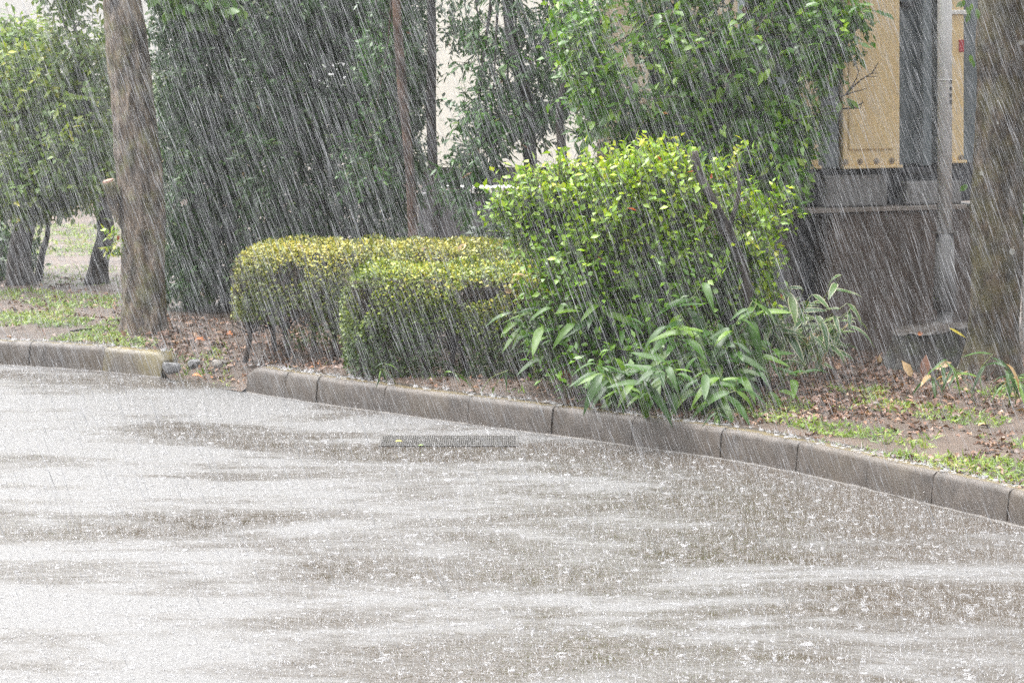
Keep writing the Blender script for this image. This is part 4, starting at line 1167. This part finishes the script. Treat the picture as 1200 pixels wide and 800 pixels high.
sasa(884, 474, 0, 8, SAS, 'low bamboo grass at the front of the pale-edged clumps', 24, 0.8, 0.30, 0.28, lean=(0, -0.1))
sasa(670, 455, 0, 8, SAS, 'bamboo grass filling the foot of the bush beside the hedge', 25, 0.75, 0.42, 0.3, lean=(0, -0.12))
sasa(908, 447, 0, 10, SASW, 'tallest pale-edged bamboo grass, leaning right out of the bush', 26, 0.8, 0.58, 0.3, lean=(0.12, -0.12))
sasa(950, 438, 0, 6, SASW, 'shortest and rightmost pale-edged bamboo grass, nearest the brown plinth', 27, 0.85, 0.34, 0.24, lean=(0.1, -0.1), straw=0.2)
sasa(640, 448, 0, 3, SAS, 'small dark bamboo grass between clipped hedge and bush', 7, 0.7, 0.45, 0.22)
sasa(1110, 462, 0, 3, SASN, 'thin bamboo grass with straw leaves before the stump', 8, 0.95, 0.24, 0.3, 4, (0.05, -0.1), straw=0.35)
sasa(1150, 470, 0, 3, SASN, 'thin green bamboo grass at the foot of the mossy trunk', 9, 1.0, 0.26, 0.26, 4, (0.02, -0.1), straw=0.15)
sasa(1200, 476, 0, 4, SASN, 'thin bamboo grass cut by the right picture edge', 10, 1.0, 0.24, 0.24, 4, (-0.02, -0.1), straw=0.1)
sasa(455, 448, 0, 2, SASN, 'small weed tuft at the left corner of the front clipped hedge', 11, 0.6, 0.12, 0.2, 3, (0, -0.1), group='small weed tufts', name='weed_tuft', cat='weed')
sasa(560, 458, 0, 2, SASN, 'small weed tuft under the front clipped hedge near the bush', 12, 0.7, 0.14, 0.24, 3, (0, -0.1), group='small weed tufts', name='weed_tuft', cat='weed')
sasa(832, 492, 0, 3, SASN, 'light green grass tuft on the soil beside the kerb', 13, 0.6, 0.08, 0.16, 5, (0, -0.05), group='small weed tufts', name='weed_tuft', cat='weed')
sasa(985, 418, 0, 2, SASN, 'small green tuft before the brown plinth', 14, 0.6, 0.10, 0.2, 4, (0, -0.05), group='small weed tufts', name='weed_tuft', cat='weed')

# ---------------------------------------------------------------- grass and leaf litter
def scatter_px(n, x0, x1, y0, y1, thr=None, freq=3.0, seed=0):
    px = rng.uniform(x0, x1, n); py = rng.uniform(y0, y1, n)
    D = F * (CAM_H - SOIL) / py; X = (px - 600) * D / F
    edge = D - np.interp(X, EX, ED)
    ok = edge > 0.16
    if thr is not None:
        p = np.stack([X, D, 0 * X], 1)
        ok &= (wav(p * freq, seed) + 0.4 * wav(p * freq * 3, seed + 1)) > thr
    X, D = X[ok], D[ok]
    return np.stack([X, D, soil_z(X, D)], 1)

BL = (np.array([[0, -0.5, 0], [0, 0.5, 0], [0.55, -0.38, 0.0], [0.55, 0.38, 0.0], [1, 0, -1.5]]), np.array([[0, 1, 3], [0, 3, 2], [2, 3, 4]]))
gp = [scatter_px(9000, -60, 190, 340, 408, -0.05, 1.6, 201), scatter_px(17000, 850, 1290, 455, 625, 0.12, 1.5, 203), scatter_px(500, 195, 270, 402, 424, -0.2, 3, 205), scatter_px(3800, -60, 140, 264, 300, -0.35, .8, 206), scatter_px(1200, -60, 140, 300, 335, .1, 1, 207), scatter_px(500, 300, 640, 425, 470, 0.5, 2.4, 208)]
gp = np.concatenate(gp); n = len(gp)
d = unit(np.stack([rng.normal(size=n) * 0.8, rng.normal(size=n) * 0.8, rng.uniform(0.25, 1.3, n)], 1))
nr = unit(np.stack([rng.normal(size=n) * .5, rng.normal(size=n) * .5 - .3, np.full(n, 0.9)], 1))
tuft = 0.5 + 0.25 * wav(gp * 3.5, 209)
o = leaf_obj('grass', gp, d, nr, 0.042 * rng.uniform(.5, 1.5, n), 0.0065 * rng.uniform(.6, 1.5, n), np.clip(tuft + rng.uniform(-.3, .3, n), 0, 1), G['grass'], None, BL)
tag(o, 'short wet grass and weeds in patches on the soil', 'grass')
# broad little weeds
gp2 = gp[rng.choice(n, 4500, replace=False)] + np.array([0, 0, 0.01]); n2 = len(gp2)
d = unit(np.stack([rng.normal(size=n2), rng.normal(size=n2), rng.uniform(0, .6, n2)], 1)); nr = np.stack([rng.normal(size=n2) * .3, rng.normal(size=n2) * .3, np.ones(n2)], 1)
o = leaf_obj('weeds', gp2, d, nr, 0.032 * rng.uniform(.5, 1.4, n2), 0.018 * rng.uniform(.6, 1.3, n2), rng.uniform(.1, .8, n2), G['grass'], None, LEAF5)
tag(o, 'small broad-leaved weeds among the grass behind the kerb', 'weeds')

lp = [scatter_px(4200, 860, 1290, 415, 600, -0.2, 1.3, 211), scatter_px(2600, 880, 1290, 420, 490, None), scatter_px(2400, 170, 420, 372, 430, -0.5, 2, 212), scatter_px(1500, -60, 200, 325, 405, -.1, 1.5, 213), scatter_px(900, 300, 900, 420, 500, None), scatter_px(600, 880, 990, 415, 470, None)]
lp = np.concatenate(lp); n = len(lp)
lp[:, 2] += rng.uniform(0.002, 0.012, n)
d = unit(np.stack([rng.normal(size=n), rng.normal(size=n), rng.normal(size=n) * .3], 1)); nr = np.stack([rng.normal(size=n) * .45, rng.normal(size=n) * .45, np.ones(n)], 1)
CURL = (LEAF5[0] * np.array([1, 1, 2.6]), LEAF5[1])
o = leaf_obj('leaf_litter', lp, d, nr, 0.044 * rng.uniform(.4, 1.5, n), 0.026 * rng.uniform(.6, 1.4, n), rng.beta(1.6, 2.0, n), G['litter'], None, CURL)
tag(o, 'brown leaf litter scattered over the wet soil', 'leaf litter')

# single fallen leaves that stand out
def fallen(px, py, L, W, mat, label, D=None, tilt=(0, 0, 1), dirv=(1, 0.2, 0), up=0.006):
    p = at(px, py, D) if D else gnd(px, py)
    if not D: p.z = float(soil_z(np.array([p.x]), np.array([p.y]))[0]) + up
    me = leaf_mesh_single('fallen_leaf', (LEAF8[0] * np.array([1, 1, 1.8]), LEAF8[1]), G[mat], L, W)
    o = bpy.data.objects.new('fallen_leaf', me); COL.objects.link(o)
    d_ = Vector(dirv).normalized(); nrm = Vector(tilt); s_ = nrm.cross(d_).normalized(); n_ = d_.cross(s_)
    o.matrix_world = Matrix.Translation(p) @ Matrix(((d_.x, s_.x, n_.x), (d_.y, s_.y, n_.y), (d_.z, s_.z, n_.z))).to_4x4()
    tag(o, label, 'leaf', 'fallen leaves that stand out')
fallen(1146, 500, 0.075, 0.07, 'leaf_tan', 'flat tan fallen leaf on the soil near the right edge')
fallen(1030, 428, 0.07, 0.035, 'leaf_tan', 'upright pale curled leaf beside the stump', dirv=(0.1, 0, 1), tilt=(0, -1, 0))
fallen(1068, 447, 0.11, 0.06, 'leaf_tan', 'curled dry leaf leaning on the stump, left one', dirv=(-0.5, 0, 1), tilt=(0.3, -1, 0.2), up=0.02)
fallen(1082, 446, 0.13, 0.07, 'leaf_brown', 'brown dry leaf standing in the pile before the stump', dirv=(0.15, 0, 1), tilt=(0, -1, 0.2), up=0.02)
fallen(1096, 440, 0.11, 0.06, 'leaf_tan', 'pale dry leaf lying slanted at the foot of the stump', dirv=(1, 0.1, 0.5), tilt=(0, -1, 0.8), up=0.03)
fallen(1100, 455, 0.2, 0.03, 'leaf_tan', 'long straw leaf lying across the leaf pile', dirv=(1, 0.2, 0.45), tilt=(0, -1, 0.6), up=0.02)
fallen(1112, 384, 0.12, 0.022, 'leaf_yellow', 'yellow straw leaf hanging off the stump top', D=18.83, dirv=(1, -0.2, -0.55), tilt=(0, -1, 1))
fallen(1075, 391, 0.035, 0.03, 'leaf_orange', 'small orange leaf stuck to the front of the stump', D=18.855, dirv=(1, 0, 0.1), tilt=(0, -1, 0.2))
fallen(655, 452, 0.09, 0.085, 'leaf_orange', 'withered orange leaf at the kerb under the bush', dirv=(0.6, -0.2, -0.4), tilt=(0, -1, 0.7), up=0.06)
fallen(262, 392, 0.08, 0.06, 'leaf_orange', 'orange fallen leaf on bare soil right of the stout trunk', tilt=(0.1, -0.5, 1))
fallen(228, 398, 0.09, 0.05, 'leaf_orange', 'rusty curled leaf between the stout trunk and the stones', tilt=(0.2, -0.6, 1))
fallen(225, 440, 0.07, 0.05, 'leaf_orange', 'orange leaf washed against the stones at the road edge', D=19.75, tilt=(0, -.3, 1), up=0)
fallen(340, 289, 0.10, 0.06, 'leaf_brown', 'brown leaf lying on the back hedge at its left', D=19.9, tilt=(0, -.4, 1))
fallen(490, 292, 0.09, 0.06, 'leaf_brown', 'brown leaf on the yellow hedge top below the slim trunks', D=19.7, tilt=(0, -.5, 1))
fallen(536, 296, 0.09, 0.05, 'leaf_tan', 'tan leaf on the hedge top nearest the bush', D=19.6, tilt=(.3, -.6, 1), dirv=(0.5, 0.1, 0.5))
fallen(600, 322, 0.09, 0.03, 'leaf_tan', 'pale straw leaf on the front hedge edge beside the bush', D=18.5, tilt=(0, -.3, 1))
fallen(591, 341, 0.05, 0.04, 'leaf_tan', 'small tan leaf caught in the front face of the hedge', D=18.46, tilt=(0, -1, .3))
fallen(463, 517, 0.05, 0.03, 'leaf_yellow', 'yellow leaf on the left end of the drain grating', D=16.99, tilt=(0, -.2, 1))
fallen(490, 522, 0.04, 0.022, 'leaf_green', 'green leaf on the drain grating', D=16.83, tilt=(0, -.2, 1))
fallen(718, 352 + 92, 0.10, 0.02, 'leaf_tan', 'dry curled leaf hanging in the broad bamboo grass', D=17.0, dirv=(.6, -.1, -.8), tilt=(.5, -1, .4))

# fallen branch on the soil at the left
o = link('fallen_stick', tube_mesh('fallen_stick', [gnd(82, 388, SOIL + 0.012), gnd(96, 386, SOIL + 0.02), gnd(108, 385.5, SOIL + 0.016)], [0.009, 0.008, 0.005], 7, 0.1, 9, True, 3, 3), G['cut'])
tag(o, 'short pale stick lying on the soil behind the left kerb', 'stick')

# ---------------------------------------------------------------- splashes on road and kerb
def splashes(P, R, H):
    n = len(P); k = 8
    ang = np.linspace(0, 2 * pi, k, endpoint=False)[None, :] + rng.uniform(0, 2, (n, 1))
    ca_, sa_ = np.cos(ang), np.sin(ang)
    rad_ = R[:, None] * (1 + rng.normal(size=(n, k)) * 0.10)
    def ring(f, z):
        return np.stack([P[:, None, 0] + ca_ * rad_ * f, P[:, None, 1] + sa_ * rad_ * f, P[:, None, 2] + z], -1)
    hz = (H[:, None] * rng.uniform(0.1, 1.0, (n, k)))
    V = np.concatenate([ring(0.72, np.full((n, k), 0.0005)), ring(0.95, hz * 0.35 + 0.001), ring(1.25, np.full((n, k), 0.0005))], 1)
    a = np.arange(k); b = (a + 1) % k
    f1 = np.concatenate([np.stack([a, b, k + b], 1), np.stack([a, k + b, k + a], 1), np.stack([k + a, k + b, 2 * k + b], 1), np.stack([k + a, 2 * k + b, 2 * k + a], 1)])
    # jets: thin leaning spikes
    mj = 4
    th = rng.uniform(0, 2 * pi, (n, 1)) + rng.normal(size=(n, mj)) * 1.1; h = H[:, None] * rng.uniform(0.2, 1.9, (n, mj)); w = 0.0016 * rng.uniform(.7, 1.4, (n, mj))
    bx = P[:, None, 0] + np.cos(th) * R[:, None] * 0.9; by = P[:, None, 1] + np.sin(th) * R[:, None] * 0.9
    tx_ = bx + np.cos(th) * h * 0.6; ty_ = by + np.sin(th) * h * 0.6; bz = P[:, None, 2] + 0 * h
    J = np.stack([np.stack([bx - w, by, bz], -1), np.stack([bx + w, by, bz], -1), np.stack([bx, by + w * 1.6, bz], -1), np.stack([tx_, ty_, bz + h], -1)], 2).reshape(n, mj * 4, 3)
    fj = np.concatenate([np.array([[0, 1, 3], [1, 2, 3], [2, 0, 3]]) + 4 * q for q in range(mj)]) + 3 * k
    # flung droplets
    md = 3
    c_ = np.stack([P[:, None, 0] + rng.normal(size=(n, md)) * R[:, None] * 1.6, P[:, None, 1] + rng.normal(size=(n, md)) * R[:, None] * 1.6, P[:, None, 2] + H[:, None] * rng.uniform(.6, 3.0, (n, md))], -1)
    rd = 0.0022 * rng.uniform(.5, 1.4, (n, md, 1, 1))
    octa = np.array([[1, 0, 0], [-1, 0, 0], [0, 1, 0], [0, -1, 0], [0, 0, 1.2], [0, 0, -1.2]])
    Dd = (c_[:, :, None, :] + octa[None, None] * rd).reshape(n, md * 6, 3)
    fo = np.array([[0, 2, 4], [2, 1, 4], [1, 3, 4], [3, 0, 4], [2, 0, 5], [1, 2, 5], [3, 1, 5], [0, 3, 5]])
    fd = np.concatenate([fo + 6 * q for q in range(md)]) + 3 * k + 4 * mj
    V = np.concatenate([V, J, Dd], 1); per = V.shape[1]
    f = np.concatenate([f1, fj, fd])
    Fq = (np.arange(n)[:, None, None] * per + f[None]).reshape(-1, 3)
    return V.reshape(-1, 3), Fq

n = 13000
D = 10.3 + (21.0 - 10.3) * rng.uniform(0, 1, n) ** 0.9
X = rng.uniform(-1, 1, n) * (0.20 * D)
ok = D < np.interp(X, EX, ED) - 0.03
P = np.stack([X[ok], D[ok], np.full(ok.sum(), 0.001)], 1)[:3200]
V, Fq = splashes(P, 0.0055 * rng.gamma(2, 1 / 2, len(P)) + 0.002, 0.0045 * rng.gamma(1.6, 1 / 1.6, len(P)) + 0.0015)
o = link('splashes', mesh_np('splashes', V, Fq), G['splash']); tag(o, 'rain splash crowns all over the flooded road', 'splashes', kind='stuff')

# the fine standing spray between the larger crowns
n = 150000
D = 10.3 + (21.0 - 10.3) * rng.uniform(0, 1, n); X = rng.uniform(-1, 1, n) * (0.19 * D)
ok = D < np.interp(X, EX, ED) - 0.01
P = np.stack([X[ok], D[ok], np.zeros(ok.sum())], 1)[:95000]; n = len(P)
h = 0.0075 * rng.gamma(2, 0.5, n) + 0.002; w = 0.0011 * rng.gamma(4, 0.25, n) + 0.0004
lift = np.where(rng.uniform(0, 1, n) < 0.45, 0.022 * rng.gamma(1.2, 0.7, n), 0.0)
h = np.where(lift > 0, w * 2.2, h)
th = rng.uniform(0, 2 * pi, n); lean = h * rng.uniform(0, 1.0, n)
z0_ = P[:, 2] + lift + 0.0004
V = np.stack([np.stack([P[:, 0] - w, P[:, 1], z0_], 1), np.stack([P[:, 0] + w, P[:, 1], z0_], 1), np.stack([P[:, 0], P[:, 1] + w * 1.7, z0_], 1), np.stack([P[:, 0] + np.cos(th) * lean, P[:, 1] + np.sin(th) * lean, z0_ + h], 1)], 1)
f = np.array([[0, 1, 3], [1, 2, 3], [2, 0, 3]])
o = link('spray', mesh_np('spray', V.reshape(-1, 3), (np.arange(n)[:, None, None] * 4 + f[None]).reshape(-1, 3)), G['splash']); tag(o, 'fine spray of rebounding raindrops low over the road', 'spray', kind='stuff')

# splashes along kerb tops
Pk = []
for path in (KERB_L, KERB_R):
    Q, s = arc(path)
    m_ = int(s[-1] * 45)
    ss = rng.uniform(0, s[-1], m_); x = np.interp(ss, s, Q[:, 0]); y = np.interp(ss, s, Q[:, 1])
    o_ = rng.uniform(0.03, 0.13, m_)
    Pk.append(np.stack([x + o_ * 0.75, y + o_ * 0.65, np.full(m_, 0.1625)], 1))
Pk = np.concatenate(Pk)
V, Fq = splashes(Pk, 0.006 * rng.gamma(3, 1 / 3, len(Pk)) + 0.002, 0.010 * rng.gamma(2.5, 1 / 2.5, len(Pk)) + 0.003)
o = link('kerb_splashes', mesh_np('kerb_splashes', V, Fq), G['splash']); tag(o, 'small rain splashes jumping off the kerb tops', 'splashes', kind='stuff')

# ---------------------------------------------------------------- rain
def rain(n, D0, D1, seed):
    r = np.random.default_rng(seed)
    D = (D0 ** 3 + (D1 ** 3 - D0 ** 3) * r.uniform(0, 1, n)) ** (1 / 3)
    X = r.uniform(-1, 1, n) * (0.165 * D * 1.35 + 0.4)
    Z = r.uniform(0.0, CAM_H + 0.35, n)
    th = np.radians(20 + r.normal(size=n) * 2.6); ph = r.normal(size=n) * 0.05
    L = 0.12 * r.gamma(4, 1 / 4, n) + 0.02
    d = unit(np.stack([np.sin(th), ph, -np.cos(th)], 1))
    w = 0.00036 * r.gamma(1.8, 1 / 1.8, n) + 0.00018
    A = np.stack([X, D, Z + L], 1); Bp = A + d * L[:, None]
    ok = Bp[:, 2] > 0.005
    A, Bp, w, d = A[ok], Bp[ok], w[ok], d[ok]
    U = unit(np.cross(d, np.array([0, 1.0, 0]))); Wv = np.cross(d, U)
    M = A * 0.35 + Bp * 0.65
    ang = np.array([0, 2 * pi / 3, 4 * pi / 3])
    ring = M[:, None, :] + w[:, None, None] * (np.cos(ang)[None, :, None] * U[:, None, :] + np.sin(ang)[None, :, None] * Wv[:, None, :])
    V = np.concatenate([A[:, None], ring, Bp[:, None]], 1)
    f = np.array([[0, 1, 2], [0, 2, 3], [0, 3, 1], [4, 2, 1], [4, 3, 2], [4, 1, 3]])
    Fq = (np.arange(len(A))[:, None, None] * 5 + f[None]).reshape(-1, 3)
    return V.reshape(-1, 3), Fq, np.repeat(r.uniform(0, 1, len(A)), 5)
V, Fq, rr_ = rain(82000, 9.5, 21.5, 5)
o = link('rain', mesh_np('rain', V, Fq, rr_, smooth=True), G['rain']); tag(o, 'slanting threads of heavy rain falling over the whole scene', 'rain', kind='stuff')

# ---------------------------------------------------------------- haze of fine spray
mb = MB(); mb.box(-42, 42, -4, 78, -1.0, 6.4)
hz = mb.build('haze', None)
m, nt, out = mat_new('rain_haze')
pv = nt.nodes.new('ShaderNodeVolumePrincipled')
pv.inputs['Color'].default_value = (0.95, 0.96, 0.97, 1)
pv.inputs['Density'].default_value = 0.0008
pv.inputs['Anisotropy'].default_value = 0.0
nt.links.new(pv.outputs[0], out.inputs['Volume'])
hz.data.materials.append(m)
tag(hz, 'pale haze of rain spray', 'haze', kind='stuff')
